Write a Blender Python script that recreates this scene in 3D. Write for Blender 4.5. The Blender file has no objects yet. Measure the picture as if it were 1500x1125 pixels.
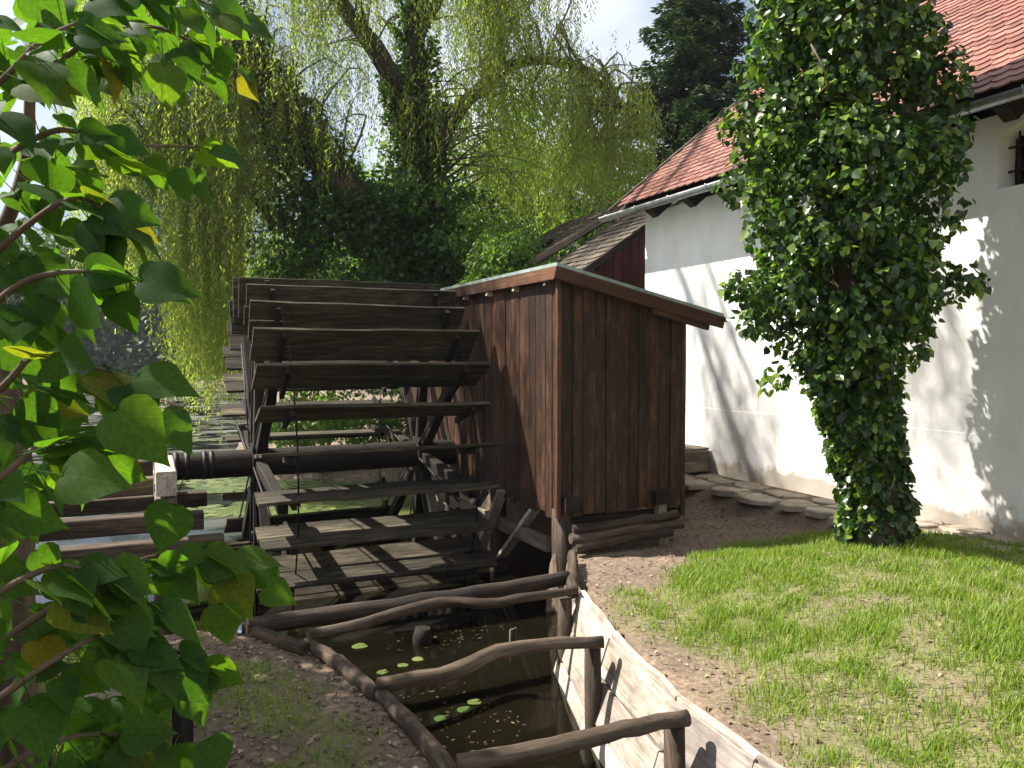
import bpy, math, random
import numpy as np
from mathutils import Vector, Matrix
random.seed(7); rng = np.random.default_rng(7)
R = math.radians
scene = bpy.context.scene
col = scene.collection

# ------------------------------------------------------------------ camera
FPX, CX, CY = 1180.0, 750.0, 562.5
YAW, PITCH, EYE = R(24.4), R(2.06), 1.7
cam_d = bpy.data.cameras.new('camera'); cam = bpy.data.objects.new('camera', cam_d); col.objects.link(cam)
cam.location = (0, 0, EYE); cam.rotation_euler = (R(90) - PITCH, 0, -YAW)
cam_d.sensor_width = 36; cam_d.lens = 36 * FPX / 1500; cam_d.clip_end = 2000; cam_d.clip_start = .05
scene.camera = cam
# ------------------------------------------------------------------ light
SUN_EL, SUN_AZ = R(50), R(37)               # azimuth counted from -X towards +Y
SUN = Vector((-math.cos(SUN_AZ) * math.cos(SUN_EL), math.sin(SUN_AZ) * math.cos(SUN_EL), math.sin(SUN_EL)))
sd = bpy.data.lights.new('sun', 'SUN'); sd.energy = 5.0; sd.angle = R(.55); sd.color = (1, .95, .86)
so = bpy.data.objects.new('sun', sd); col.objects.link(so); so.rotation_euler = SUN.to_track_quat('Z', 'Y').to_euler()
world = bpy.data.worlds.new('World'); scene.world = world; world.use_nodes = True
wn, wl = world.node_tree.nodes, world.node_tree.links
for n in list(wn): wn.remove(n)
wo = wn.new('ShaderNodeOutputWorld'); bg = wn.new('ShaderNodeBackground'); sky = wn.new('ShaderNodeTexSky')
sky.sky_type = 'NISHITA'; sky.sun_disc = False; sky.sun_elevation = SUN_EL
sky.sun_rotation = math.atan2(SUN.x, SUN.y); sky.air_density = 1.0; sky.dust_density = 1.5
tc = wn.new('ShaderNodeTexCoord'); nz = wn.new('ShaderNodeTexNoise'); nz.inputs['Scale'].default_value = 2.2; nz.inputs['Detail'].default_value = 5
cr = wn.new('ShaderNodeValToRGB'); cr.color_ramp.elements[0].position = .40; cr.color_ramp.elements[1].position = .68
mx = wn.new('ShaderNodeMix'); mx.data_type = 'RGBA'; mx.inputs[7].default_value = (12.0, 12.3, 12.7, 1)
wl.new(tc.outputs['Generated'], nz.inputs['Vector']); wl.new(nz.outputs['Fac'], cr.inputs['Fac']); wl.new(cr.outputs['Color'], mx.inputs[0])
wl.new(sky.outputs['Color'], mx.inputs[6]); wl.new(mx.outputs[2], bg.inputs['Color']); bg.inputs['Strength'].default_value = .05
wl.new(bg.outputs['Background'], wo.inputs['Surface'])
scene.view_settings.view_transform = 'Standard'; scene.view_settings.look = 'None'
scene.view_settings.exposure = 1.4; scene.view_settings.gamma = 1
scene.render.engine = 'CYCLES'; cy = scene.cycles
cy.use_denoising = True; cy.max_bounces = 7; cy.diffuse_bounces = 3; cy.glossy_bounces = 3; cy.transmission_bounces = 4; cy.transparent_max_bounces = 6
cy.sample_clamp_indirect = 6

# ------------------------------------------------------------------ pixel -> place
CM = cam.rotation_euler.to_matrix()
def ray(px, py): return CM @ Vector(((px - CX) / FPX, -(py - CY) / FPX, -1))
def at_z(px, py, z): d = ray(px, py); t = (z - EYE) / d.z; return Vector((0, 0, EYE)) + d * t
def at_X(px, py, X): d = ray(px, py); return Vector((0, 0, EYE)) + d * (X / d.x)
def at_Y(px, py, Y): d = ray(px, py); return Vector((0, 0, EYE)) + d * (Y / d.y)
def at_d(px, py, dep):                       # horizontal distance along the view axis
    d = ray(px, py); f = Vector((math.sin(YAW), math.cos(YAW), 0)); return Vector((0, 0, EYE)) + d * (dep / d.dot(f))

# ------------------------------------------------------------------ materials
MATS = {}
def nodes(name):
    m = bpy.data.materials.new(name); m.use_nodes = True; MATS[name] = m
    nt = m.node_tree; b = nt.nodes['Principled BSDF']
    return m, nt, nt.nodes, nt.links, b
def ramp(nt, stops):
    r = nt.nodes.new('ShaderNodeValToRGB'); e = r.color_ramp.elements
    while len(e) < len(stops): e.new(.5)
    for k, (p, c) in enumerate(stops): e[k].position = p; e[k].color = (*c, 1)
    return r
def noise(nt, vec, scale, detail=4, rough=.6, mapscale=None):
    n = nt.nodes.new('ShaderNodeTexNoise'); n.inputs['Scale'].default_value = scale; n.inputs['Detail'].default_value = detail; n.inputs['Roughness'].default_value = rough
    if mapscale:
        mp = nt.nodes.new('ShaderNodeMapping'); mp.inputs['Scale'].default_value = mapscale; nt.links.new(vec, mp.inputs['Vector']); vec = mp.outputs['Vector']
    nt.links.new(vec, n.inputs['Vector']); return n
def mixc(nt, fac, a, b, mode='MIX'):
    m = nt.nodes.new('ShaderNodeMix'); m.data_type = 'RGBA'; m.blend_type = mode
    for s, v in ((m.inputs[0], fac), (m.inputs[6], a), (m.inputs[7], b)):
        if hasattr(v, 'node'): nt.links.new(v, s)
        elif isinstance(v, tuple): s.default_value = (*v, 1)
        else: s.default_value = v
    return m.outputs[2]
def bump(nt, b, h, strength, dist=.01):
    n = nt.nodes.new('ShaderNodeBump'); n.inputs['Strength'].default_value = strength; n.inputs['Distance'].default_value = dist
    nt.links.new(h, n.inputs['Height']); nt.links.new(n.outputs['Normal'], b.inputs['Normal'])
def attr(nt, name):
    a = nt.nodes.new('ShaderNodeAttribute'); a.attribute_name = name; return a
def wood(name, dark, mid, light, rough=.75, cross=38, along=1.6, stain=(.5, .5, .5), bumps=.35, spec=.25, knots=0):
    m, nt, N, L, b = nodes(name); g = attr(nt, 'gr').outputs['Vector']
    n1 = noise(nt, g, 1, 6, .65, (along, cross, cross)); n2 = noise(nt, g, 1, 3, .5, (.7, 3.5, 3.5)); n3 = noise(nt, g, 1, 2, .5, (.11, .11, .11))
    r = ramp(nt, [(.25, dark), (.5, mid), (.75, light)]); L.new(n1.outputs['Fac'], r.inputs['Fac'])
    r2 = ramp(nt, [(.3, stain), (.62, (1, 1, 1))]); L.new(n2.outputs['Fac'], r2.inputs['Fac'])
    r3 = ramp(nt, [(.3, (.5, .5, .52)), (.7, (1.35, 1.3, 1.22))]); L.new(n3.outputs['Fac'], r3.inputs['Fac'])
    c = mixc(nt, 1.0, r.outputs['Color'], r2.outputs['Color'], 'MULTIPLY'); c = mixc(nt, 1.0, c, r3.outputs['Color'], 'MULTIPLY')
    n4 = noise(nt, g, 1, 5, .7, (5, 14, 14)); r4 = ramp(nt, [(.34, (.55, .53, .52)), (.5, (1, 1, 1)), (.72, (1.25, 1.25, 1.28))]); L.new(n4.outputs['Fac'], r4.inputs['Fac']); c = mixc(nt, .8, c, r4.outputs['Color'], 'MULTIPLY')
    if knots:
        mp = N.new('ShaderNodeMapping'); mp.inputs['Scale'].default_value = (2.6, 7, 7); L.new(g, mp.inputs['Vector']); vo = N.new('ShaderNodeTexVoronoi'); L.new(mp.outputs['Vector'], vo.inputs['Vector'])
        rk = ramp(nt, [(.05, (.22, .2, .2)), (.16, (.75, .72, .7)), (.24, (1, 1, 1))]); L.new(vo.outputs['Distance'], rk.inputs['Fac']); c = mixc(nt, knots, c, rk.outputs['Color'], 'MULTIPLY')
    cs_ = noise(nt, g, 1, 3, .6, (.9, 60, 60)); rc = ramp(nt, [(.27, (.3, .3, .3)), (.34, (1, 1, 1))]); L.new(cs_.outputs['Fac'], rc.inputs['Fac']); c = mixc(nt, .85, c, rc.outputs['Color'], 'MULTIPLY')   # drying cracks
    hm = mixc(nt, 1.0, n1.outputs['Fac'], rc.outputs['Color'], 'MULTIPLY')
    L.new(c, b.inputs['Base Color']); b.inputs['Roughness'].default_value = rough; b.inputs['Specular IOR Level'].default_value = spec
    bump(nt, b, hm, bumps, .008); return m
wood('shed_wood', (.019, .0085, .005), (.056, .024, .012), (.16, .08, .042), rough=.65, stain=(.34, .32, .32), spec=.3, cross=16, along=3.2, knots=.8, bumps=.5)
wood('shed_trim', (.05, .024, .014), (.12, .055, .03), (.2, .1, .06), rough=.7)
wood('wheel_wood', (.015, .0125, .009), (.062, .053, .037), (.17, .147, .103), rough=.85, cross=24, along=2.4, stain=(.5, .5, .46), bumps=.5)
wood('dark_wood', (.008, .0065, .005), (.022, .017, .0135), (.052, .041, .032), rough=.85)
wood('log_wood', (.03, .021, .016), (.085, .062, .046), (.18, .14, .108), rough=.85, cross=30, along=2.4, stain=(.45, .42, .40), bumps=.9, knots=.5)
wood('pale_plank', (.28, .235, .19), (.48, .42, .36), (.64, .58, .51), rough=.85, stain=(.6, .56, .52))
wood('grey_wood', (.10, .08, .06), (.22, .18, .14), (.36, .30, .235), rough=.85)
wood('red_boards', (.03, .008, .009), (.06, .016, .017), (.085, .026, .026), rough=.8)
wood('bark', (.03, .023, .016), (.085, .066, .046), (.17, .135, .095), rough=.95, cross=14, along=3, bumps=.9)
wood('shingle', (.06, .05, .04), (.15, .125, .10), (.27, .235, .19), rough=.9, cross=12)
def leafmat(name, c1, c2, c3, trans=.45, rough=.45, spec=.3, tmul=(1.5, 1.7, .6)):
    m, nt, N, L, b = nodes(name); a = attr(nt, 'rnd').outputs['Fac']
    oi = N.new('ShaderNodeObjectInfo'); ad = N.new('ShaderNodeMath'); ad.operation = 'ADD'; L.new(a, ad.inputs[0]); L.new(oi.outputs['Random'], ad.inputs[1])
    fr = N.new('ShaderNodeMath'); fr.operation = 'FRACT'; L.new(ad.outputs[0], fr.inputs[0])
    r = ramp(nt, [(0, c1), (.55, c2), (1, c3)]); L.new(fr.outputs[0], r.inputs['Fac'])
    L.new(r.outputs['Color'], b.inputs['Base Color']); b.inputs['Roughness'].default_value = rough; b.inputs['Specular IOR Level'].default_value = spec
    t = N.new('ShaderNodeBsdfTranslucent'); tcx = mixc(nt, 1.0, r.outputs['Color'], tmul, 'MULTIPLY'); L.new(tcx, t.inputs['Color'])
    ms = N.new('ShaderNodeMixShader'); ms.inputs[0].default_value = trans
    L.new(b.outputs[0], ms.inputs[1]); L.new(t.outputs[0], ms.inputs[2]); L.new(ms.outputs[0], N['Material Output'].inputs['Surface']); return m
leafmat('willow_leaf', (.12, .17, .042), (.19, .24, .062), (.28, .31, .10), .62, .5, .3, (2.2, 2.25, .9))
leafmat('ivy_leaf', (.018, .045, .011), (.045, .095, .018), (.20, .29, .045), .35, .32, .5)
leafmat('ivy_dark', (.026, .06, .013), (.05, .10, .02), (.09, .16, .033), .42, .4, .35)
leafmat('bush_leaf', (.055, .11, .018), (.10, .18, .03), (.17, .25, .05), .45, .5, .3)
leafmat('spruce_needle', (.02, .04, .022), (.038, .068, .034), (.07, .105, .048), .15, .6, .2)
leafmat('far_leaf', (.035, .06, .032), (.055, .085, .04), (.085, .12, .05), .35, .6, .2)
leafmat('grass_blade', (.10, .18, .018), (.17, .25, .03), (.28, .29, .07), .4, .5, .3)
leafmat('litter', (.10, .065, .04), (.22, .155, .105), (.38, .30, .22), .1, .8, .2, (1, .9, .7))
leafmat('wet_litter', (.03, .02, .012), (.07, .05, .03), (.14, .12, .06), .1, .5, .3, (1, .9, .7))
leafmat('lily', (.06, .10, .025), (.11, .145, .04), (.20, .20, .07), .15, .35, .5)
# the broad leaves of the near tree have veins
m, nt, N, L, b = nodes('broad_leaf')
g = attr(nt, 'gr').outputs['Vector']; oi = N.new('ShaderNodeObjectInfo')
r = ramp(nt, [(0, (.018, .052, .014)), (.5, (.026, .072, .016)), (.9, (.042, .09, .016)), (1, (.085, .085, .018))]); L.new(oi.outputs['Random'], r.inputs['Fac'])
nn = noise(nt, g, 9, 4); sx = N.new('ShaderNodeSeparateXYZ'); L.new(g, sx.inputs[0])
ab = N.new('ShaderNodeMath'); ab.operation = 'ABSOLUTE'; L.new(sx.outputs['Y'], ab.inputs[0])
sk = N.new('ShaderNodeMath'); sk.operation = 'MULTIPLY_ADD'; L.new(ab.outputs[0], sk.inputs[0]); sk.inputs[1].default_value = -.9; L.new(sx.outputs['X'], sk.inputs[2])
fq = N.new('ShaderNodeMath'); fq.operation = 'MULTIPLY'; L.new(sk.outputs[0], fq.inputs[0]); fq.inputs[1].default_value = 6.5
pp = N.new('ShaderNodeMath'); pp.operation = 'PINGPONG'; L.new(fq.outputs[0], pp.inputs[0]); pp.inputs[1].default_value = .5
mid = N.new('ShaderNodeMath'); mid.operation = 'MULTIPLY'; L.new(ab.outputs[0], mid.inputs[0]); mid.inputs[1].default_value = 4
mn = N.new('ShaderNodeMath'); mn.operation = 'MINIMUM'; L.new(pp.outputs[0], mn.inputs[0]); L.new(mid.outputs[0], mn.inputs[1])
rv = ramp(nt, [(.0, (1.6, 1.5, 1.35)), (.05, (1, 1, 1))]); L.new(mn.outputs[0], rv.inputs['Fac'])
c = mixc(nt, 1.0, r.outputs['Color'], rv.outputs['Color'], 'MULTIPLY')
rn = ramp(nt, [(.3, (.75, .75, .7)), (.7, (1.2, 1.15, 1.1))]); L.new(nn.outputs['Fac'], rn.inputs['Fac']); c = mixc(nt, 1.0, c, rn.outputs['Color'], 'MULTIPLY')
ns = noise(nt, g, 11, 3); rs_ = ramp(nt, [(.68, (0, 0, 0)), (.73, (1, 1, 1))]); L.new(ns.outputs['Fac'], rs_.inputs['Fac']); c = mixc(nt, rs_.outputs['Color'], c, (.07, .045, .016))   # brown spots
L.new(c, b.inputs['Base Color']); b.inputs['Roughness'].default_value = .6; b.inputs['Specular IOR Level'].default_value = .15
bump(nt, b, nn.outputs['Fac'], .12, .003)
t = N.new('ShaderNodeBsdfTranslucent'); L.new(mixc(nt, 1.0, c, (4.6, 3.9, .6), 'MULTIPLY'), t.inputs['Color'])
ms = N.new('ShaderNodeMixShader'); ms.inputs[0].default_value = .5; L.new(b.outputs[0], ms.inputs[1]); L.new(t.outputs[0], ms.inputs[2]); L.new(ms.outputs[0], N['Material Output'].inputs['Surface'])
# plaster
m, nt, N, L, b = nodes('plaster'); o = N.new('ShaderNodeTexCoord').outputs['Object']
n1 = noise(nt, o, .9, 5); n2 = noise(nt, o, 14, 5); n3 = noise(nt, o, 3, 4, .6, (1, 1, .25))
r = ramp(nt, [(.3, (.74, .725, .70)), (.65, (.84, .835, .825))]); L.new(n1.outputs['Fac'], r.inputs['Fac'])
r2 = ramp(nt, [(.3, (.90, .885, .86)), (.6, (1, 1, 1))]); L.new(n3.outputs['Fac'], r2.inputs['Fac'])
sz = N.new('ShaderNodeSeparateXYZ'); L.new(o, sz.inputs[0]); n5 = noise(nt, o, 2.2, 6, .7); ma = N.new('ShaderNodeMath'); ma.operation = 'MULTIPLY_ADD'; L.new(n5.outputs['Fac'], ma.inputs[0]); ma.inputs[1].default_value = -.9; L.new(sz.outputs['Z'], ma.inputs[2])
rd = ramp(nt, [(0, (.55, .49, .42)), (.12, (1, 1, 1))]); ma2 = N.new('ShaderNodeMath'); ma2.operation = 'ADD'; L.new(ma.outputs[0], ma2.inputs[0]); ma2.inputs[1].default_value = .32; L.new(ma2.outputs[0], rd.inputs['Fac'])   # splashed earth along the foot
pc = mixc(nt, 1.0, r.outputs['Color'], r2.outputs['Color'], 'MULTIPLY'); L.new(mixc(nt, 1.0, pc, rd.outputs['Color'], 'MULTIPLY'), b.inputs['Base Color']); b.inputs['Roughness'].default_value = .9; bump(nt, b, n2.outputs['Fac'], .25, .01)
# roof tile
m, nt, N, L, b = nodes('roof_tile'); a = attr(nt, 'rnd').outputs['Fac']; oi = N.new('ShaderNodeObjectInfo')
ad = N.new('ShaderNodeMath'); ad.operation = 'ADD'; L.new(a, ad.inputs[0]); L.new(oi.outputs['Random'], ad.inputs[1]); fr = N.new('ShaderNodeMath'); fr.operation = 'FRACT'; L.new(ad.outputs[0], fr.inputs[0])
r = ramp(nt, [(0, (.14, .05, .037)), (.5, (.22, .082, .056)), (.85, (.28, .125, .09)), (1, (.18, .085, .07))]); L.new(fr.outputs[0], r.inputs['Fac'])
o = N.new('ShaderNodeTexCoord').outputs['Object']; n1 = noise(nt, o, 6, 5); rr = ramp(nt, [(.3, (.7, .7, .7)), (.6, (1.1, 1.1, 1.1))]); L.new(n1.outputs['Fac'], rr.inputs['Fac'])
L.new(mixc(nt, 1.0, r.outputs['Color'], rr.outputs['Color'], 'MULTIPLY'), b.inputs['Base Color']); b.inputs['Roughness'].default_value = .6
def plain(name, c, rough=.5, metal=0, nscale=8, var=.25, bmp=0):
    m, nt, N, L, b = nodes(name); o = N.new('ShaderNodeTexCoord').outputs['Object']; n1 = noise(nt, o, nscale, 4)
    r = ramp(nt, [(.3, tuple(x * (1 - var) for x in c)), (.7, tuple(min(1, x * (1 + var)) for x in c))]); L.new(n1.outputs['Fac'], r.inputs['Fac']); L.new(r.outputs['Color'], b.inputs['Base Color'])
    b.inputs['Roughness'].default_value = rough; b.inputs['Metallic'].default_value = metal
    if bmp: bump(nt, b, n1.outputs['Fac'], bmp, .02)
    return m
plain('zinc', (.32, .33, .33), .42, .8); plain('iron', (.035, .03, .027), .6, .5); plain('roof_sheet', (.30, .36, .33), .5, .3)
plain('dark_inside', (.012, .011, .010), .9); plain('twig', (.09, .06, .035), .8); plain('green_twig', (.10, .12, .035), .6)
plain('stone', (.30, .25, .195), .9, 0, 5, .35, .6); plain('blue_plastic', (.45, .55, .72), .4); plain('white_paint', (.75, .75, .72), .5)
m, nt, N, L, b = nodes('pane_glass'); b.inputs['Base Color'].default_value = (.012, .012, .013, 1); b.inputs['Roughness'].default_value = .12
# water
m, nt, N, L, b = nodes('water'); o = N.new('ShaderNodeTexCoord').outputs['Object']
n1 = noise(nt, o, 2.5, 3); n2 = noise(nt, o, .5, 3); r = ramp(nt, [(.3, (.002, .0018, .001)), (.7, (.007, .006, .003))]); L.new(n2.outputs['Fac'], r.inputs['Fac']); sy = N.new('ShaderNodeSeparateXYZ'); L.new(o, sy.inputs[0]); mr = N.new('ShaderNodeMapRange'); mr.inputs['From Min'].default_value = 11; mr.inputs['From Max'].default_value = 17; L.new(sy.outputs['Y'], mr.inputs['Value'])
n3 = noise(nt, o, 1, 7, .7, (.35, 1.1, 1)); rf_ = ramp(nt, [(.46, (0, 0, 0)), (.62, (.7, .7, .7))]); L.new(n3.outputs['Fac'], rf_.inputs['Fac'])   # pale fluff and pollen film, painted in for the sky's glare on the pond
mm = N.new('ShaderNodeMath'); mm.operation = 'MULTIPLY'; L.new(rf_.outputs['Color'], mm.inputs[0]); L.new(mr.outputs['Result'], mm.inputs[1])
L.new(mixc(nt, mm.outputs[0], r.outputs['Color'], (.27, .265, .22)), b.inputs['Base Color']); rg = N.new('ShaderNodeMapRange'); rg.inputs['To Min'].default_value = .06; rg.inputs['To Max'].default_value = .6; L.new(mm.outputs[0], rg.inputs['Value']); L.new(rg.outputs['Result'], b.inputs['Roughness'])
b.inputs['IOR'].default_value = 1.33; bump(nt, b, n1.outputs['Fac'], .06, .03)
# ground
m, nt, N, L, b = nodes('ground'); o = N.new('ShaderNodeTexCoord').outputs['Object']
n1 = noise(nt, o, 22, 6, .7); n2 = noise(nt, o, 1.1, 4); gm = attr(nt, 'grass').outputs['Fac']
r = ramp(nt, [(.28, (.075, .052, .036)), (.5, (.17, .125, .09)), (.72, (.30, .235, .175))]); L.new(n1.outputs['Fac'], r.inputs['Fac'])
r2 = ramp(nt, [(.3, (.7, .68, .66)), (.7, (1.15, 1.1, 1.05))]); L.new(n2.outputs['Fac'], r2.inputs['Fac'])
c = mixc(nt, 1.0, r.outputs['Color'], r2.outputs['Color'], 'MULTIPLY')
mf = N.new('ShaderNodeMath'); mf.operation = 'MULTIPLY'; L.new(gm, mf.inputs[0]); mf.inputs[1].default_value = .6
c = mixc(nt, mf.outputs[0], c, (.15, .17, .05)); L.new(c, b.inputs['Base Color']); b.inputs['Roughness'].default_value = .95; bump(nt, b, n1.outputs['Fac'], .9, .03)

# ------------------------------------------------------------------ helpers
def tag(o, label=None, cat=None, group=None, kind=None):
    for k, v in (('label', label), ('category', cat), ('group', group), ('kind', kind)):
        if v: o[k] = v
    return o
BASE = {}
def thing(name, loc, label, cat, group=None):
    o = bpy.data.objects.new(name, None); col.objects.link(o); o.location = loc; o.empty_display_size = .1
    BASE[o.name] = Vector(loc); return tag(o, label, cat, group)
def fast_mesh(name, V, F, attrs=None, smooth=False):
    V = np.asarray(V, np.float32); F = np.asarray(F, np.int32); me = bpy.data.meshes.new(name); k = F.shape[1]
    me.vertices.add(len(V)); me.vertices.foreach_set('co', V.ravel()); me.loops.add(F.size); me.loops.foreach_set('vertex_index', F.ravel())
    me.polygons.add(len(F)); me.polygons.foreach_set('loop_start', np.arange(0, F.size, k, dtype=np.int32))
    for an, av in (attrs or {}).items():
        av = np.asarray(av, np.float32)
        if av.ndim == 1: me.attributes.new(an, 'FLOAT', 'POINT').data.foreach_set('value', av)
        else: me.attributes.new(an, 'FLOAT_VECTOR', 'POINT').data.foreach_set('vector', av.ravel())
    if smooth: me.polygons.foreach_set('use_smooth', np.ones(len(F), bool))
    me.update(calc_edges=True); me.validate(); return me
def link(name, me, mat, parent=None, loc=None):
    if not me.materials: me.materials.append(MATS[mat])
    o = bpy.data.objects.new(name, me); col.objects.link(o)
    if parent is not None:
        o.parent = parent; BASE[o.name] = BASE[parent.name]
    if loc is not None: o.location = loc
    return o
def place_mesh(name, V, F, mat, parent=None, attrs=None, smooth=False):
    V = np.asarray(V, np.float32)
    if parent is not None: V = V - np.array(BASE[parent.name], np.float32)
    else:
        pass
    o = link(name, fast_mesh(name, V, F, attrs, smooth), mat, parent)
    if parent is None: BASE[o.name] = Vector((0, 0, 0))
    return o
class MB:
    def __init__(s): s.v = []; s.f = []; s.g = []; s.smooth = []
    def ring(s, pts, gs): k = len(s.v); s.v += [tuple(p) for p in pts]; s.g += gs; return k
    def beam(s, p0, p1, w, h, up=(0, 0, 1), n=3, jit=.003, bev=.006, taper=1.0, cut=0):
        """a sawn timber from p0 to p1, w across, h along 'up', with eased edges and a little warp"""
        p0 = Vector(p0); p1 = Vector(p1); d = (p1 - p0); ln = d.length; d.normalize(); up = Vector(up)
        sd_ = d.cross(up).normalized(); u = sd_.cross(d).normalized(); off = [random.uniform(-40, 40) for _ in range(3)]
        w /= 2; h /= 2; bv = min(bev, w * .4, h * .4); prof = [(-w, -h + bv), (-w + bv, -h), (w - bv, -h), (w, -h + bv), (w, h - bv), (w - bv, h), (-w + bv, h), (-w, h - bv)]
        prev = None; sk = random.uniform(-cut, cut)
        for i in range(n + 1):
            t = i / n; c = p0 + d * (ln * t); ja, jb = random.gauss(0, jit), random.gauss(0, jit); sc = 1 + (taper - 1) * t
            pts = []; gs = []
            for a, b_ in prof:
                e = sk * b_ if i == n else 0
                pts.append(c + sd_ * (a * sc + ja) + u * (b_ * sc + jb) + d * e); gs.append((ln * t + off[0], a + off[1], b_ + off[2]))
            k = s.ring(pts, gs)
            if prev is not None:
                for j in range(8): s.f.append((prev + j, prev + (j + 1) % 8, k + (j + 1) % 8, k + j))
            else: s.f.append(tuple(k + j for j in range(7, -1, -1)))
            prev = k
        s.f.append(tuple(prev + j for j in range(8))); return s
    def tube(s, pts, radii, nseg=10, rough=.0, caps=True):
        pts = [Vector(p) for p in pts]; off = [random.uniform(-40, 40) for _ in range(3)]; prev = None; ln = 0; ref = Vector((0.12, .31, .95))
        if isinstance(radii, (int, float)): radii = [radii] * len(pts)
        for i, p in enumerate(pts):
            d = (pts[min(i + 1, len(pts) - 1)] - pts[max(i - 1, 0)]).normalized()
            a = d.cross(ref)
            if a.length < .2: a = d.cross(Vector((1, 0, 0)))
            a.normalize(); b_ = a.cross(d).normalized()
            if i: ln += (p - pts[i - 1]).length
            P = []; G = []
            for j in range(nseg):
                th = 2 * math.pi * j / nseg; rr = radii[i] * (1 + random.uniform(-rough, rough)); q = a * (math.cos(th) * rr) + b_ * (math.sin(th) * rr)
                P.append(p + q); G.append((ln + off[0], math.cos(th) * radii[i] + off[1], math.sin(th) * radii[i] + off[2]))
            k = s.ring(P, G)
            if prev is not None:
                for j in range(nseg): s.f.append((prev + j, prev + (j + 1) % nseg, k + (j + 1) % nseg, k + j)); s.smooth.append(len(s.f) - 1)
            elif caps: s.f.append(tuple(k + j for j in range(nseg - 1, -1, -1)))
            prev = k
        if caps: s.f.append(tuple(prev + j for j in range(nseg)))
        return s
    def poly(s, pts, g=None): k = s.ring(pts, [tuple(p) for p in (g or pts)]); s.f.append(tuple(range(k, k + len(pts)))); return s
    def prism(s, pts, ext):
        n = len(pts); ext = Vector(ext); off = [random.uniform(-40, 40) for _ in range(3)]
        P = [Vector(p) for p in pts] + [Vector(p) + ext for p in pts]; k = s.ring(P, [tuple(Vector(p) + Vector(off)) for p in P])
        s.f.append(tuple(k + j for j in range(n - 1, -1, -1))); s.f.append(tuple(k + n + j for j in range(n)))
        for j in range(n): s.f.append((k + j, k + (j + 1) % n, k + n + (j + 1) % n, k + n + j))
        return s
    def build(s, name, mat, parent=None):
        b0 = BASE[parent.name] if parent is not None else Vector((0, 0, 0))
        me = bpy.data.meshes.new(name); me.from_pydata([tuple(Vector(v) - b0) for v in s.v], [], s.f)
        me.attributes.new('gr', 'FLOAT_VECTOR', 'POINT').data.foreach_set('vector', np.array(s.g, np.float32).ravel())
        for i in s.smooth: me.polygons[i].use_smooth = True
        import bmesh
        bm = bmesh.new(); bm.from_mesh(me); bmesh.ops.recalc_face_normals(bm, faces=bm.faces); bm.to_mesh(me); bm.free()
        o = link(name, me, mat, parent)
        if parent is None: BASE[o.name] = Vector((0, 0, 0))
        return o
def own(o):                                   # a one-mesh thing: origin to its base
    me = o.data; co = np.empty(len(me.vertices) * 3, np.float32); me.vertices.foreach_get('co', co); co = co.reshape(-1, 3)
    c = np.array([(co[:, 0].min() + co[:, 0].max()) / 2, (co[:, 1].min() + co[:, 1].max()) / 2, co[:, 2].min()], np.float32)
    me.vertices.foreach_set('co', (co - c).ravel()); me.update(); o.location = Vector(c.tolist()); BASE[o.name] = Vector(c.tolist()); return o
def norm(a): return a / np.maximum(np.linalg.norm(a, axis=1, keepdims=True), 1e-9)
def leaves(P, D, Nn, Ln, W, rnd=None, fold=.18):
    """folded four-point leaves: returns V, F, attrs"""
    P = np.asarray(P); n = len(P); D = norm(np.asarray(D)); S = norm(np.cross(D, Nn)); Nn = np.cross(S, D); Ln = np.broadcast_to(Ln, (n,))[:, None]; W = np.broadcast_to(W, (n,))[:, None]
    V = np.empty((n, 4, 3)); V[:, 0] = P; V[:, 1] = P + D * Ln * .42 + S * W * .5 + Nn * W * fold; V[:, 2] = P + D * Ln; V[:, 3] = P + D * Ln * .42 - S * W * .5 + Nn * W * fold
    k = np.arange(n)[:, None] * 4; F = np.stack([k + [0, 1, 2], k + [0, 2, 3]], 1).reshape(-1, 3)
    if rnd is None: rnd = rng.random(n)
    return V.reshape(-1, 3), F, {'rnd': np.repeat(rnd, 4)}
def rdir(n): return norm(rng.normal(size=(n, 3)))
def hash_noise(P, f, seed=0):                 # smooth value noise, numpy
    P = np.asarray(P) * f + seed * 17.31; i = np.floor(P).astype(np.int64); t = P - i; t = t * t * (3 - 2 * t); out = 0
    for dx in (0, 1):
        for dy in (0, 1):
            for dz in (0, 1):
                h = ((i[:, 0] + dx) * 73856093) ^ ((i[:, 1] + dy) * 19349663) ^ ((i[:, 2] + dz) * 83492791); h = (h * 1103515245 + 12345) & 0x7fffffff; h = (h ^ (h >> 13)) * 1274126177 & 0x7fffffff
                w = (t[:, 0] if dx else 1 - t[:, 0]) * (t[:, 1] if dy else 1 - t[:, 1]) * (t[:, 2] if dz else 1 - t[:, 2]); out = out + w * (h % 65536) / 65535.
    return out
def sstep(a, b, x): t = np.clip((x - a) / (b - a), 0, 1); return t * t * (3 - 2 * t)
def smooth_path(pts, n):
    """Catmull-Rom through rows of (x, y, z, r)"""
    P = np.array([pts[0]] + list(pts) + [pts[-1]], float); out = []; m = len(pts) - 1
    for t in np.linspace(0, m - 1e-6, n):
        i = int(t); u = t - i; a, b_, c_, d_ = P[i], P[i + 1], P[i + 2], P[i + 3]
        out.append(.5 * ((2 * b_) + (c_ - a) * u + (2 * a - 5 * b_ + 4 * c_ - d_) * u * u + (3 * b_ - a - 3 * c_ + d_) * u ** 3))
    return np.array(out)
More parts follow.
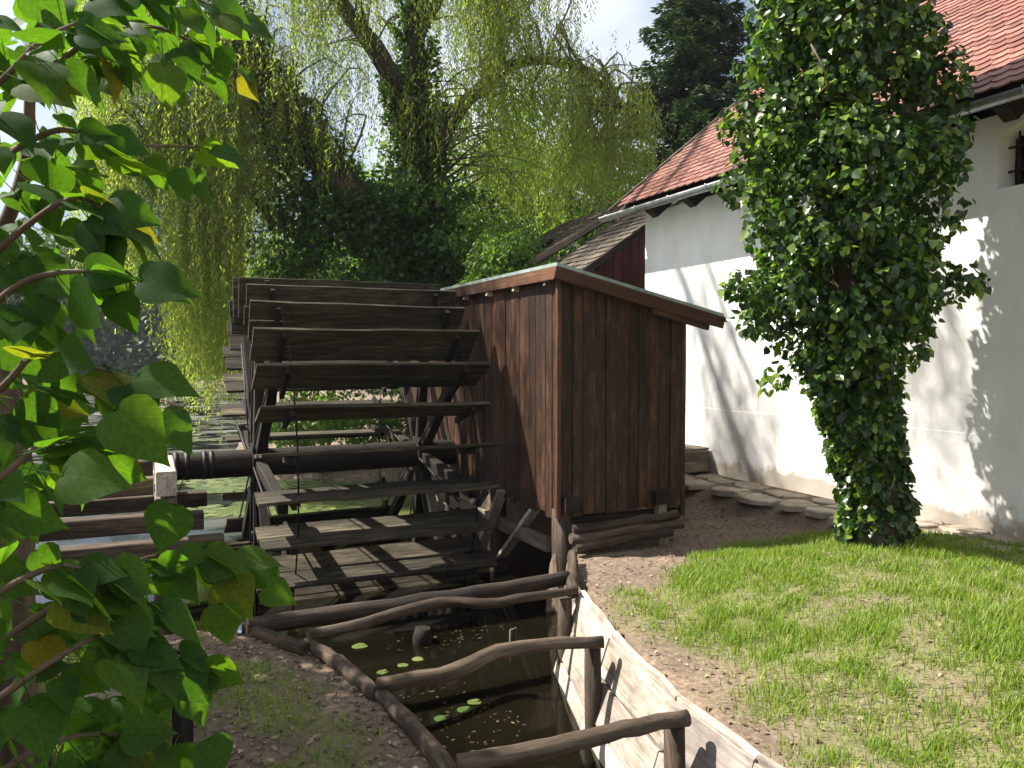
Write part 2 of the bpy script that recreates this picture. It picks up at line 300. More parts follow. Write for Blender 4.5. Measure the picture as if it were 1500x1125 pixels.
# ================================================================== the setting
WZ = -.95
def ld(lat, dep): return (lat * math.cos(YAW) + dep * math.sin(YAW), -lat * math.sin(YAW) + dep * math.cos(YAW))
RIGHT = [(2.62, -6), (2.63, 2.0), (2.67, 3.07), (2.70, 3.79), (2.92, 4.85), (3.24, 5.88), (3.62, 7.0)]
LEFT = [(.66, 6.28), (1.0, 5.64), (1.23, 4.68), (1.31, 3.69), (1.34, 2.0), (1.36, -6)]
WATER = RIGHT + [(3.85, 7.42), (5.15, 7.44), (5.15, 12.7), (4.6, 14.0), ld(-.6, 15.6), ld(-2.2, 16.6), ld(-5.0, 17.2), ld(-7.4, 22), ld(-9.6, 31), ld(-22, 72), ld(-40, 74), ld(-120, 84), ld(-140, 40), ld(-60, 16), (-20, 10), (-8, 7.6), (-4, 7.0), (-.8, 6.6)] + LEFT
def poly_sd(X, Y, poly):
    """signed distance, positive inside"""
    P = np.array(poly); Q = np.roll(P, -1, 0); d = np.full(X.shape, 1e9); ins = np.zeros(X.shape, bool)
    for (ax, ay), (bx, by) in zip(P, Q):
        ex, ey = bx - ax, by - ay; t = np.clip(((X - ax) * ex + (Y - ay) * ey) / (ex * ex + ey * ey), 0, 1)
        d = np.minimum(d, np.hypot(X - ax - t * ex, Y - ay - t * ey))
        c = (ay > Y) != (by > Y); ins ^= c & (X < ex * (Y - ay) / (ey if ey else 1e-9) + ax)
    return np.where(ins, d, -d)
def height(X, Y):
    X = np.asarray(X, float); Y = np.asarray(Y, float); sd_ = poly_sd(X, Y, WATER); P3 = np.stack([X, Y, 0 * X], -1).reshape(-1, 3)
    cut = (X > 2.0) & (Y < 7.3); sd_ = np.where(cut, sd_ + .17, sd_)   # the planks stand free of the earth
    n = (hash_noise(P3, 1.3, 1) - .5).reshape(X.shape) * .07 + (hash_noise(P3, 5, 2) - .5).reshape(X.shape) * .035
    far = sstep(13, 16, Y); d = np.maximum(-sd_, 0)
    right = sstep(0, 3, X)
    edge = -.34 * (1 - far) - .88 * far; top = right * .34 + (1 - right) * .12
    land = edge + top * sstep(.1, 2.6, d) * (1 - far) + far * (1.0 * sstep(0, 4, d) + .00 * d) + n
    wall = sstep(6.3, 6.9, X) * (1 - far); land = land * (1 - wall) + wall * (-.01 + n * .25)
    bed = np.where(far > .5, land - 1.2 * sstep(0, 2.5, sd_), 0) + np.where(far > .5, 0, edge - 1.35 * sstep(.02, .16, sd_) + n)
    return np.where(sd_ > 0, bed, land)
def grass_mask(X, Y):
    X = np.asarray(X, float); Y = np.asarray(Y, float); P3 = np.stack([X, Y, 0 * X], -1).reshape(-1, 3)
    n = hash_noise(P3, 1.1, 5).reshape(X.shape) * .55 + hash_noise(P3, 3.1, 6).reshape(X.shape) * .45
    d = -poly_sd(X, Y, WATER); lim = 5.9 + .9 * sstep(3.6, 5.6, X) - 2.2 * sstep(6.0, 7.3, X) + (n - .5) * .8
    lawn = sstep(.1, 1.0, d + (n - .5) * .8) * sstep(0, .35, lim - Y) * (X > 2.6) * (.34 + .66 * sstep(.22, .5, n + .05))
    left = (X < 1.5) * sstep(.42, .6, n) * sstep(.12, .4, d) * (Y < 7) * .75
    return np.clip(lawn + left, 0, 1) * (Y < 8)
def axis(lo, f0, f1, hi, step):
    a = list(np.arange(f0, f1 + 1e-6, step)); s = step; x = f1
    while x < hi: s = min(s * 1.22, 12); x += s; a.append(x)
    s = step; x = f0; pre = []
    while x > lo: s = min(s * 1.22, 12); x -= s; pre.append(x)
    return np.array(pre[::-1] + a)
gx = axis(-260, -2.2, 7.6, 260, .075); gy = axis(-60, 1.2, 8.2, 330, .075)
GX, GY = np.meshgrid(gx, gy); GZ = height(GX, GY); nx, ny = len(gx), len(gy)
idx = np.arange(nx * ny).reshape(ny, nx); F = np.stack([idx[:-1, :-1], idx[:-1, 1:], idx[1:, 1:], idx[1:, :-1]], -1).reshape(-1, 4)
ground = place_mesh('ground', np.stack([GX, GY, GZ], -1).reshape(-1, 3), F, 'ground', None, {'grass': grass_mask(GX, GY).ravel()}, True)
tag(ground, 'bare brown earth bank and lawn around the mill channel', 'ground', kind='structure')
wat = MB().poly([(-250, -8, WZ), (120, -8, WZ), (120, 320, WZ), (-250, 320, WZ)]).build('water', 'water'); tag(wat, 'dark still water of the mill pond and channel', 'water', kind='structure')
def gz(x, y): return float(height(np.array([x]), np.array([y]))[0])

# ------------------------------------------------------------------ the mill house
HX, Y0, Y1, EX, EZ, RX, RZ = 7.40, -4.0, 11.08, 6.92, 4.02, 10.45, 6.85
house = thing('mill_house', (10.4, 4, 0), 'white plastered mill house with red tiled roof beside the lawn', 'house')
WT = 3.98                                    # wall head
wy0, wy1, wz0, wz1 = 4.0, 5.13, 3.28, 3.92   # window opening
w = MB(); TH = .45
def wallbox(w, y0, y1, z0, z1, x0=HX, x1=HX + TH): w.prism([(x0, y0, z0), (x1, y0, z0), (x1, y1, z0), (x0, y1, z0)], (0, 0, z1 - z0))
wallbox(w, Y0, wy0, -.3, WT); wallbox(w, wy1, Y1, -.3, WT)
wallbox(w, wy0, wy1, -.3, wz0)
# the arched head over the window
arch = []; na = 12
for k in range(na + 1):
    t = k / na; arch.append((wy0 + (wy1 - wy0) * t, wz1 - .16 + .16 * math.sin(math.pi * t) ** .8))
for k in range(na):
    (ya, za), (yb, zb) = arch[k], arch[k + 1]; w.prism([(HX, ya, za), (HX, yb, zb), (HX, yb, WT), (HX, ya, WT)], (TH, 0, 0))
front = w.build('front_wall', 'plaster', house)
pl = MB(); NP = 40                           # slightly uneven plinth, proud of the wall
ring0 = []
for k in range(NP + 1):
    y = Y0 + (Y1 + .02 - Y0) * k / NP; j = random.gauss(0, .004); ring0.append([(HX - .001, y, .930 + j), (HX - .006 + j * .2, y, .926 + j), (HX - .012 + j, y, -.3), (HX + .1, y, -.3)])
for k in range(NP):
    a, b_ = ring0[k], ring0[k + 1]
    for i in range(3): pl.poly([a[i], b_[i], b_[i + 1], a[i + 1]])
pl.build('plinth', 'plaster', house)
g = MB(); g.prism([(HX + TH, Y1 - .45, -.3), (13.4, Y1 - .45, -.3), (13.4, Y1 - .45, WT), (RX, Y1 - .45, RZ - .2), (HX + TH, Y1 - .45, WT)], (0, .45, 0)); g.build('gable_wall', 'plaster', house)
g = MB(); g.prism([(HX + TH, Y0, -.3), (13.4, Y0, -.3), (13.4, Y0, WT), (RX, Y0, RZ - .2), (HX + TH, Y0, WT)], (0, .45, 0)); g.build('gable_wall', 'plaster', house)
g = MB(); g.prism([(13.0, Y0 + .45, -.3), (13.4, Y0 + .45, -.3), (13.4, Y1 - .45, -.3), (13.0, Y1 - .45, -.3)], (0, 0, WT + .3)); g.build('rear_wall', 'plaster', house)
# window
wf = MB(); wf.prism([(HX + .30, wy0 - .0, wz0), (HX + .30, wy1, wz0), (HX + .30, wy1, wz1), (HX + .30, wy0, wz1)], (.02, 0, 0)); win = wf.build('window', 'pane_glass', house)
fr = MB(); fr.beam((HX + .27, wy0, wz0 + .03), (HX + .27, wy1, wz0 + .03), .06, .06); fr.beam((HX + .27, wy1 - .03, wz0), (HX + .27, wy1 - .03, wz1 - .1), .06, .06, (1, 0, 0)); fr.beam((HX + .27, wy0 + .03, wz0), (HX + .27, wy0 + .03, wz1 - .1), .06, .06, (1, 0, 0)); fr.build('window_frame', 'dark_wood', win)
for k in range(5):
    y = wy1 - .10 - .22 * k; MB().tube([(HX + .16, y, wz0 - .02), (HX + .16, y, wz1)], .011, 6).build('window_bar', 'iron', win)
for z in (wz0 + .17, wz0 + .4): MB().tube([(HX + .155, wy0 - .02, z), (HX + .155, wy1 + .02, z)], .012, 6).build('window_bar', 'iron', win)
# roof: boards under the tiles, then every tile
rf = MB(); ed = .06; sl = math.atan2(RZ - EZ, RX - EX); nv = Vector((-math.sin(sl), 0, math.cos(sl)))
for sgn in (1, -1):
    a = Vector((EX if sgn > 0 else 2 * RX - EX, Y0 - .25, EZ - .05)); c_ = Vector((RX, Y0 - .25, RZ - .05)); off = Vector((0, 0, -.05))
    rf.prism([a, c_, c_ + off, a + off], (0, Y1 - Y0 + .5, 0))
roof = rf.build('roof', 'dark_wood', house)
TW, EXPO, TL = .18, .155, .36
outl = [(-.088, 0), (-.088, TL - .06), (-.06, TL - .022), (0, TL), (.06, TL - .022), (.088, TL - .06), (.088, 0)]   # beaver-tail tile, tail downwards
def tile_geo():
    n = len(outl); V = [(x, -y, 0.0) for x, y in outl] + [(x, -y, .016) for x, y in outl]; Fq = [tuple(range(n, 2 * n))[::-1]] + [(j, (j + 1) % n, n + (j + 1) % n, n + j) for j in range(n - 1)]
    return V, Fq
tv, tf = tile_geo(); tme = bpy.data.meshes.new('tile'); tme.from_pydata(tv, [], tf); tme.attributes.new('rnd', 'FLOAT', 'POINT'); tme.materials.append(MATS['roof_tile'])
def tile_mat(sgn, i, j):
    y = Y0 - .2 + TW * (j + (.5 if i % 2 else 0)); s = EXPO * i + .02   # distance of the tail from the eave, up the slope
    up_ = Vector((sgn * math.cos(sl), 0, math.sin(sl))); n_ = Vector((-sgn * math.sin(sl), 0, math.cos(sl))); x_ = up_.cross(n_)
    lift = math.atan2(.034, TL); up2 = (up_ - n_ * math.sin(lift)).normalized(); n2 = x_.cross(up2)
    e = Vector((EX if sgn > 0 else 2 * RX - EX, y, EZ)); o = e + up_ * (s + TL) + n_ * (.006)
    tw = random.gauss(0, .012); x2 = (x_ + up2 * tw).normalized(); up3 = n2.cross(x2)
    M = Matrix((x2, up3, n2)).transposed().to_4x4(); M.translation = o + n_ * random.uniform(0, .004) + up_ * random.gauss(0, .004); return M
SL = math.hypot(RX - EX, RZ - EZ); ncol = int((Y1 - Y0 + .4) / TW); nrow = int((SL - TL * .6) / EXPO) + 1
cands = []
for i in range(nrow):
    for j in range(ncol): cands.append((i, j, tile_mat(1, i, j)))
def seen(M):
    p = M.translation; q = CM.transposed() @ (p - Vector((0, 0, EYE)))
    if q.z > -.5: return 1e9
    px, py = CX + FPX * q.x / -q.z, CY - FPX * q.y / -q.z
    return -q.z if (-5 < px < 1505 and -5 < py < 1130 and (px > 1370 or px < 1120)) else 1e9
cands.sort(key=lambda c_: seen(c_[2])); hb = BASE[house.name]
for i, j, M in cands[:300]:
    o = bpy.data.objects.new('tile', tme); col.objects.link(o); o.parent = roof; M2 = M.copy(); M2.translation = M.translation - hb; o.matrix_local = M2
tvn = np.array([(*v, 1) for v in tv]); rest = [np.array(M) for _, _, M in cands[300:]] + [np.array(tile_mat(-1, i, j)) for i in range(nrow) for j in range(ncol)]
me = bpy.data.meshes.new('tiles_rest'); AV = []; AF = []; AR = []
for k, M in enumerate(rest):
    AV.append((tvn @ M.T)[:, :3]); AF += [tuple(a + k * len(tv) for a in f) for f in tf]; AR += [random.random()] * len(tv)
me.from_pydata((np.concatenate(AV) - np.array(hb)).tolist(), [], AF); me.attributes.new('rnd', 'FLOAT', 'POINT').data.foreach_set('value', AR)
tag(link('tile_cover', me, 'roof_tile', roof), kind='stuff')
for k in range(int((Y1 - Y0 + .4) / .36)):   # ridge tiles
    y = Y0 - .2 + .36 * k; mb = MB(); a = [(RX + .14 * math.cos(t), y, RZ + .02 + .12 * math.sin(t)) for t in np.linspace(-.2, math.pi + .2, 7)]; b_ = [(x * 1.0, y + .38, z + .012) for x, yy, z in a]
    for q in range(6): mb.poly([a[q], a[q + 1], b_[q + 1], b_[q]])
    mb.build('ridge_tile', 'roof_tile', roof)
vb = MB(); vb.beam((EX - .02, Y1 + .26, EZ - .03), (RX, Y1 + .26, RZ - .01), .025, .16, (0, 0, 1), 6); vb.build('verge_board', 'grey_wood', roof)
# gutter: half-round zinc, brackets
gt = MB(); gy_ = np.linspace(Y0 - .3, Y1 + .45, 26); gr_ = .075; gxx, gzz = EX - .06, EZ - .02; ang = np.linspace(math.pi, 2 * math.pi, 9)
prof = [(gxx + gr_ * math.cos(t), gzz + gr_ * math.sin(t)) for t in ang] + [(gxx + (gr_ - .008) * math.cos(t), gzz + (gr_ - .008) * math.sin(t)) for t in ang[::-1]]
prev = None
for y in gy_:
    k = gt.ring([(x, y, z - .003 * (y - Y0)) for x, z in prof], [(x, y, z) for x, z in prof]); n = len(prof)
    if prev is not None:
        for q in range(n): gt.f.append((prev + q, prev + (q + 1) % n, k + (q + 1) % n, k + q)); gt.smooth.append(len(gt.f) - 1)
    prev = k
gut = gt.build('gutter', 'zinc', house)
y = Y0
while y < Y1 + .3:
    MB().tube([(gxx + (gr_ + .006) * math.cos(t), y, gzz - .003 * (y - Y0) + (gr_ + .006) * math.sin(t)) for t in np.linspace(math.pi * .95, 2 * math.pi * 1.02, 8)], .007, 5).build('gutter_bracket', 'zinc', gut); y += .85
y = Y0 + .4
while y < Y1 + .1:                            # rafter ends with splayed cut
    rb = MB(); rb.prism([(EX + .04, y, EZ - .10), (HX + .02, y, EZ - .10 + .38), (HX + .02, y, EZ - .30 + .32), (EX + .22, y, EZ - .21)], (0, .13, 0)); rb.build('rafter_end', 'dark_wood', house); y += .93
# flagstones along the foot of the wall
pave = thing('pavement', (7.0, 6, 0), 'strip of flat irregular stones along the foot of the white wall', 'pavement'); pave['kind'] = 'structure'; del pave['category']
y = .4
while y < 10.6:
    ln = random.uniform(.32, .62); x = 6.46 + random.uniform(-.05, .12)
    while x < 7.28:
        wd = min(random.uniform(.28, .46), 7.37 - x)
        if wd < .12: break
        c0 = Vector((x + wd / 2, y + ln / 2 + random.uniform(-.05, .05), .0)); pts = []
        for k in range(7):
            a = 2 * math.pi * (k + random.uniform(-.25, .25)) / 7; q = max(abs(math.cos(a)) / (wd * .49), abs(math.sin(a)) / (ln * .5)); rr = min(1 / q, 1) * random.uniform(.86, 1.0); pts.append(c0 + Vector((math.cos(a) * rr, math.sin(a) * rr, 0)))
        mb = MB(); h_ = random.uniform(.006, .018); tx, ty = random.gauss(0, .03), random.gauss(0, .03); n = 7
        lo_ = [p + Vector((0, 0, -.06)) for p in pts]; hi_ = [Vector((p.x, p.y, h_ + (p.x - c0.x) * tx + (p.y - c0.y) * ty - .012)) for p in pts]; tp = [c0 + (p - c0) * .9 + Vector((0, 0, .012)) for p in hi_]
        k = mb.ring(lo_ + hi_ + tp, [tuple(p) for p in lo_ + hi_ + tp])
        for q in range(n): mb.f += [(k + q, k + (q + 1) % n, k + n + (q + 1) % n, k + n + q), (k + n + q, k + n + (q + 1) % n, k + 2 * n + (q + 1) % n, k + 2 * n + q)]
        mb.f.append(tuple(k + 2 * n + q for q in range(n))); mb.build('stone', 'stone', pave); x += wd + .025
    y += ln + .03
# wooden box step behind the shed, against the wall
bx = thing('wooden_box', (6.9, 10.2, 0), 'low weathered plank box against the white wall behind the shed', 'box')
b0, b1 = at_z(1058, 700, .03), None
xr, yf = 7.34, 9.35
for k, z in enumerate((.10, .26)): MB().beam((5.9, yf, z), (xr, yf, z), .035, .15).build('plank', 'grey_wood', bx)
for k, z in enumerate((.10, .26)): MB().beam((5.9, yf + .9, z), (xr, yf + .9, z), .035, .15).build('plank', 'grey_wood', bx)
MB().beam((xr, yf + .02, .18), (xr, yf + .88, .18), .035, .31).build('end_board', 'grey_wood', bx); MB().beam((5.9, yf + .02, .18), (5.9, yf + .88, .18), .035, .31).build('end_board', 'grey_wood', bx)
for k in range(5): MB().beam((5.86, yf + .09 + .18 * k, .352), (xr + .02, yf + .09 + .18 * k, .352), .17, .03).build('lid_board', 'grey_wood', bx)

# ------------------------------------------------------------------ the old barn behind the house corner
barn = thing('old_barn', (8, 13, 0), 'old barn with mossy shingle roof and dark red boarded wall behind the white house', 'barn')
for k in range(16):
    x = 6.05 + .165 * k; ztop = 2.40 + (x - 5.7) * .68
    MB().beam((x, 11.62, -.2), (x, 11.62, ztop), .16, .03, (0, 1, 0), 2, .002).build('wall_board', 'red_boards', barn)
MB().prism([(6.2, 11.7, -.2), (12, 11.7, -.2), (12, 16.5, -.2), (6.2, 16.5, -.2)], (0, 0, 3.3)).build('wall', 'red_boards', barn)
def shingle_roof(y0, y1, xlo, zlo, xhi, zhi, name):
    d = Vector((xhi - xlo, 0, zhi - zlo)); ln = d.length; d.normalize(); n_ = Vector((-d.z, 0, d.x)); deck = MB(); p = Vector((xlo, y0, zlo)); q = Vector((xhi, y0, zhi))
    deck.prism([p - n_ * .03, q - n_ * .03, q - n_ * .09, p - n_ * .09], (0, y1 - y0, 0)); ro = deck.build(name, 'dark_wood', barn); mb = MB(); s = 0
    while s < ln:
        y = y0
        while y < y1:
            wv = random.uniform(.09, .17); a = Vector((xlo, y + wv / 2, zlo)) + d * (s - .02 + random.gauss(0, .012)) + n_ * .028; e = Vector((xlo, y + wv / 2, zlo)) + d * (s + .34) - n_ * .012
            mb.beam(a, e, wv * .96, .018, n_, 1, .003, .003); y += wv
        s += .19
    tag(mb.build('shingle_cover', 'shingle', ro), kind='stuff'); return ro
shingle_roof(13.3, 16.0, 5.75, 2.99, 8.4, 4.55, 'roof')
MB().beam((5.7, 13.24, 2.96), (8.4, 13.24, 4.56), .04, .12).build('barge_board', 'grey_wood', barn)
shingle_roof(11.45, 13.2, 5.7, 2.55, 8.2, 4.25, 'porch_roof')
MB().beam((5.62, 11.42, 2.46), (7.3, 11.42, 3.62), .035, .10).build('barge_board', 'dark_wood', barn)
for k in range(2): MB().beam((5.85 + .1 * k, 14.0 + 1.0 * k, 3.13 + .06 * k), (7.2, 14.0 + 1.0 * k, 3.93), .09, .06).build('roof_batten', 'dark_wood', barn)

# ------------------------------------------------------------------ the gear shed
SX0, SX1, SY0, SY1 = 3.85, 5.42, 7.31, 12.3
shed = thing('gear_shed', (SX0 + .8, 9.8, -.3), 'dark brown boarded shed with sloping roof standing beside the water wheel', 'shed')
def rz(x): return 2.47 - (x - SX0) * .225     # underside of the roof
x = SX0 + .015; k = 0
while x < SX1 - .02:
    wd = min(random.uniform(.115, .15), SX1 - x); dz = random.gauss(0, .008); yo = SY0 + random.uniform(-.004, .004)
    zb = .03 + dz - (.0 if x < SX1 - .2 else .12)
    MB().beam((x + wd / 2, yo, zb), (x + wd / 2, yo, rz(x + wd / 2)), wd - .005, .026, (0, 1, 0), 4, .0015, .004).build('board', 'shed_wood', shed); x += wd
y = SY0 + .02
while y < SY1:
    wd = random.uniform(.115, .15); xo = SX0 + random.uniform(-.004, .004); zb = .02 + random.gauss(0, .02)
    MB().beam((xo, y + wd / 2, zb), (xo, y + wd / 2, rz(SX0)), wd - .005, .026, (1, 0, 0), 4, .0015, .004).build('board', 'shed_wood', shed); y += wd
y = SY0 + .02
while y < SY1:
    wd = random.uniform(.17, .22); MB().beam((SX1, y + wd / 2, .0), (SX1, y + wd / 2, rz(SX1)), wd - .005, .026, (1, 0, 0), 1).build('board', 'shed_wood', shed); y += wd
x = SX0 + .015
while x < SX1 - .02:
    wd = min(.2, SX1 - x); MB().beam((x + wd / 2, SY1, .02), (x + wd / 2, SY1, rz(x + wd / 2)), wd - .005, .026, (0, 1, 0), 1).build('board', 'shed_wood', shed); x += wd
MB().beam((SX0 - .017, SY0 - .008, .02), (SX0 - .017, SY0 - .008, rz(SX0)), .05, .05, (0, 1, 0), 4, .001).build('corner_strip', 'shed_trim', shed)
RO = .10; RXE = SX1 + .42; RY0, RY1 = SY0 - .13, SY1 + .15
mb = MB(); a = Vector((SX0 - RO, RY0, rz(SX0 - RO) + .10)); e = Vector((RXE, RY0, rz(RXE) + .10)); mb.prism([a, e, e + Vector((0, 0, .035)), a + Vector((0, 0, .035))], (0, RY1 - RY0, 0)); sroof = mb.build('roof', 'roof_sheet', shed)
MB().beam((SX0 - RO - .02, RY0 + .012, rz(SX0 - RO) + .035), (RXE, RY0 + .012, rz(RXE) + .035), .028, .13, (0, 0, 1), 5, .001).build('fascia', 'shed_trim', sroof)
MB().beam((SX0 - RO + .012, RY0, rz(SX0 - RO) + .035), (SX0 - RO + .012, RY1, rz(SX0 - RO) + .035), .028, .13, (0, 0, 1), 6, .002).build('fascia', 'shed_trim', sroof)
MB().beam((SX1 - .5, RY0 + .05, rz(SX1 - .5) - .045), (RXE - .18, RY0 + .05, rz(RXE - .18) - .045), .05, .09).build('eave_rail', 'shed_trim', sroof)
for k in range(7): MB().beam((SX0 - .08, RY0 + .32 + .78 * k, rz(SX0) - .02), (SX0 + .3, RY0 + .32 + .78 * k, rz(SX0) - .07), .055, .06).build('rafter_end', 'pale_plank', sroof)
mb = MB(); gg = [(RXE + .05 + .055 * math.cos(t), RY0 - .03, rz(RXE) + .10 + .055 * math.sin(t)) for t in np.linspace(math.pi, 2 * math.pi, 8)]
for q in range(7): mb.poly([gg[q], gg[q + 1], (gg[q + 1][0], RY1, gg[q + 1][2]), (gg[q][0], RY1, gg[q][2])])
mb.build('gutter', 'zinc', sroof)
for (px_, py_) in ((SX0 + .07, SY0 + .08), (SX0 + .07, SY0 + 1.75), (SX0 + .07, SY0 + 3.4), (SX0 + .07, SY1 - .1)):
    MB().tube([(px_, py_, -1.7), (px_ + .01, py_, -.8), (px_, py_, .1)], [.115, .108, .10], 12, .03).build('post', 'log_wood', shed)
for (px_, py_) in ((SX0 + 1.22, SY0 - .045), (SX1 - .1, SY1 - .1)): MB().beam((px_, py_, -.4), (px_, py_, .08), .1, .1, (0, 1, 0)).build('post', 'grey_wood', shed)
for px_ in (SX0 + .12, SX0 + 1.22): MB().beam((px_, SY0 - .10, .16), (px_, SY1 + .05, .16), .19, .15, (0, 0, 1), 3, .004).build('floor_beam', 'dark_wood', shed)
MB().beam((SX0 + .1, SY0 + .06, -.06), (SX1 - .05, SY0 + .06, -.06), .1, .13).build('sill_beam', 'dark_wood', shed)
for (a, e) in (((SX0 + .05, SY0 + 1.6, -.75), (SX0 + .05, SY0 + .6, .05)), ((SX0 - .1, SY0 + 1.9, -.7), (SX0 - .05, SY0 + 1.35, .1)), ((SX0 + .1, SY0 + 3.2, -.8), (SX0 + .1, SY0 + 2.1, .06))): MB().beam(a, e, .05, .13, (1, 0, 0)).build('brace', 'pale_plank', shed)
MB().beam((SX0 + .03, SY0 + .3, -.32), (SX0 + .03, SY1 - .2, -.38), .06, .16).build('cross_rail', 'grey_wood', shed)
# floor inside so that no light comes through from below
MB().prism([(SX0 + .03, SY0 + .03, .24), (SX1 - .03, SY0 + .03, .24), (SX1 - .03, SY1 - .03, .24), (SX0 + .03, SY1 - .03, .24)], (0, 0, .03)).build('floor', 'dark_wood', shed)
# three split logs that hold the earth in front of the shed
for k, (za, zb, xa, xb) in enumerate(((-.075, -.03, 3.93, 5.22), (-.165, -.115, 3.90, 5.26), (-.26, -.20, 3.92, 5.1))):
    pts = [(xa + (xb - xa) * t, SY0 - .13 - .035 * k + random.gauss(0, .006), za + (zb - za) * t + random.gauss(0, .008)) for t in np.linspace(0, 1, 7)]
    o = own(MB().tube(pts, [.052 + random.gauss(0, .004) for _ in pts], 10, .05).build('retaining_log', 'log_wood')); tag(o, ('topmost', 'middle', 'lowest')[k] + ' of three stacked logs along the foot of the brown shed', 'log', 'logs stacked at the foot of the shed')

# ------------------------------------------------------------------ the water wheel
WX0, WX1, WYC, WZC, RO_, RI_ = 1.02, 3.56, 10.45, .36, 2.30, 1.83
wheel = thing('water_wheel', ((WX0 + WX1) / 2, WYC, WZC), 'large dark wooden water wheel with broad plank paddles next to the shed', 'water wheel')
def wp(x, th, r): return Vector((x, WYC - r * math.cos(th), WZC - r * math.sin(th)))   # th 0 faces the camera side, positive goes down
NB = 30; XL, XR = 1.33, 3.30
for k in range(NB):
    th = 2 * math.pi * (k + .35) / NB; t_ = Vector((0, math.sin(th), -math.cos(th)))
    small = []; pad = None
    for xx in (XL, XR):
        br = MB(); br.beam(wp(xx, th, 1.70), wp(xx, th, RO_ - .03) + t_ * .02, .07, .05, (1, 0, 0), 1); small.append((br, 'bracket', 'dark_wood'))
        a, e = wp(xx + .06, th, RO_ - .17), wp(xx + .06, th + 2 * math.pi / NB, RO_ - .17); small.append((MB().tube([a - t_ * .06, a - t_ * .03, a + t_ * .04, a + t_ * .041, e], [.02, .022, .022, .009, .009], 6), 'rod', 'iron'))
    w1 = random.uniform(.21, .26); l0, l1 = random.gauss(0, .035), random.gauss(0, .05)
    for (ra, rb_) in ((RO_ - w1, RO_), (RI_ - .02, RO_ - w1 - .006)):
        rm = (ra + rb_) / 2; tt = t_ * -.04; sag = random.gauss(0, .012)
        pk = MB().beam(wp(WX0 + l0 + random.gauss(0, .012), th, rm) + tt, wp(WX1 + l1 + random.gauss(0, .015), th, rm) + tt + wp(0, th, sag) - wp(0, th, 0), rb_ - ra, .038, t_, 5, .004, .005, cut=random.uniform(.0, .5))
        if pad is None: pad = pk.build('paddle', 'wheel_wood', wheel)
        else: pk.build('plank', 'wheel_wood', pad)
    for br, nm, mt in small: br.build(nm, mt, pad)
for xx, ph in ((XL - .07, 0.12), (XR + .07, .12)):
    for k in range(8):
        th = ph + k * math.pi / 4 + math.pi / 8 * 0; MB().beam(wp(xx, th, .1), wp(xx, th, 1.98), .14, .12, (1, 0, 0), 3, .003, .01, .9).build('spoke', 'dark_wood', wheel)
        a, e = wp(xx, th, 1.72), wp(xx, th + math.pi / 4, 1.72)
    for k in range(16):
        th = ph + k * math.pi / 8; MB().tube([wp(xx - .09, th, .3 if k % 2 else .25), wp(xx - .09, th + .09, 1.78)], .011, 5).build('tie_rod', 'iron', wheel) if k % 2 == 0 else None
ax = MB().tube([(.12, WYC, WZC), (.3, WYC, WZC), (1.0, WYC, WZC), (2.4, WYC, WZC), (4.6, WYC, WZC)], [.15, .165, .17, .175, .17], 14, .015).build('axle', 'dark_wood', wheel)
for xx in (.22, .30, .42, .62, .70): MB().tube([(xx - .022, WYC, WZC), (xx + .022, WYC, WZC)], .178, 16).build('iron_band', 'iron', ax)
for xx in (XL - .07, XR + .07):
    MB().beam((xx - .09, WYC, WZC), (xx + .09, WYC, WZC), .46, .46, (0, 0, 1), 1, .001, .03).build('hub', 'dark_wood', wheel)
# the trestle that carries the outer end of the axle
tr = thing('axle_trestle', (-.1, WYC, -1.8), 'stacked timber trestle in the pond holding the outer end of the wheel axle', 'trestle')
MB().beam((.17, WYC - 1.35, WZC - .01), (.17, WYC - .17, WZC + .03), .2, .26, (0, 0, 1), 3, .004, .012).build('bearing_beam', 'pale_plank', tr)
MB().beam((.17, WYC - 1.2, WZC - .3), (.17, WYC + 1.2, WZC - .3), .22, .26, (0, 0, 1), 3, .004, .012).build('bearing_beam', 'grey_wood', tr)
for k, (yy, zz, xa, xb) in enumerate(((WYC - .55, WZC - .27 + .14, -2.2, .05), (WYC - .95, WZC - .48, -2.2, .55), (WYC - 1.45, WZC - .66, -2.2, .72), (WYC - .2, WZC + .02, -2.2, .05), (WYC + .9, WZC - .56, -2.2, .7))): MB().beam((xa, yy, zz), (xb, yy, zz), .2, .19, (0, 0, 1), 4, .006, .012).build('stacked_beam', 'log_wood', tr)
for (px_, py_) in ((.15, WYC - 1.05), (.15, WYC + 1.0), (-1.9, WYC - 1.0), (-1.9, WYC + .9)): MB().tube([(px_, py_, -2.0), (px_, py_, -.15)], .11, 10, .04).build('post', 'log_wood', tr)

# ------------------------------------------------------------------ the channel
lin = thing('channel_lining', (2.8, 4.2, -1.0), 'pale plank lining with log posts along the lawn side of the channel', 'plank wall')
line = [Vector((*p, 0)) for p in RIGHT[1:]]
for k in range(len(line) - 2):
    a, e = line[k], line[k + 1]; d = (e - a).normalized(); nrm = Vector((-d.y, d.x, 0))
    for c_, (zc, hh) in enumerate(((-.43, .27), (-.70, .26), (-.97, .27))):
        o_ = nrm * (-.02 + random.uniform(0, .012) + .085 * c_); MB().beam(a + o_ - d * .01 + Vector((0, 0, zc)), e + o_ + d * .01 + Vector((0, 0, zc + random.gauss(0, .006))), .045, hh + .006, Vector((0, 0, 1)) - nrm * .31, 5, .003).build('plank', 'pale_plank', lin)
    if k < 5: MB().beam(a - nrm * .075 + Vector((0, 0, -.30)), e - nrm * .075 + Vector((0, 0, -.30)), .045, .06, (0, 0, 1), 4, .006).build('top_rail', 'pale_plank', lin)
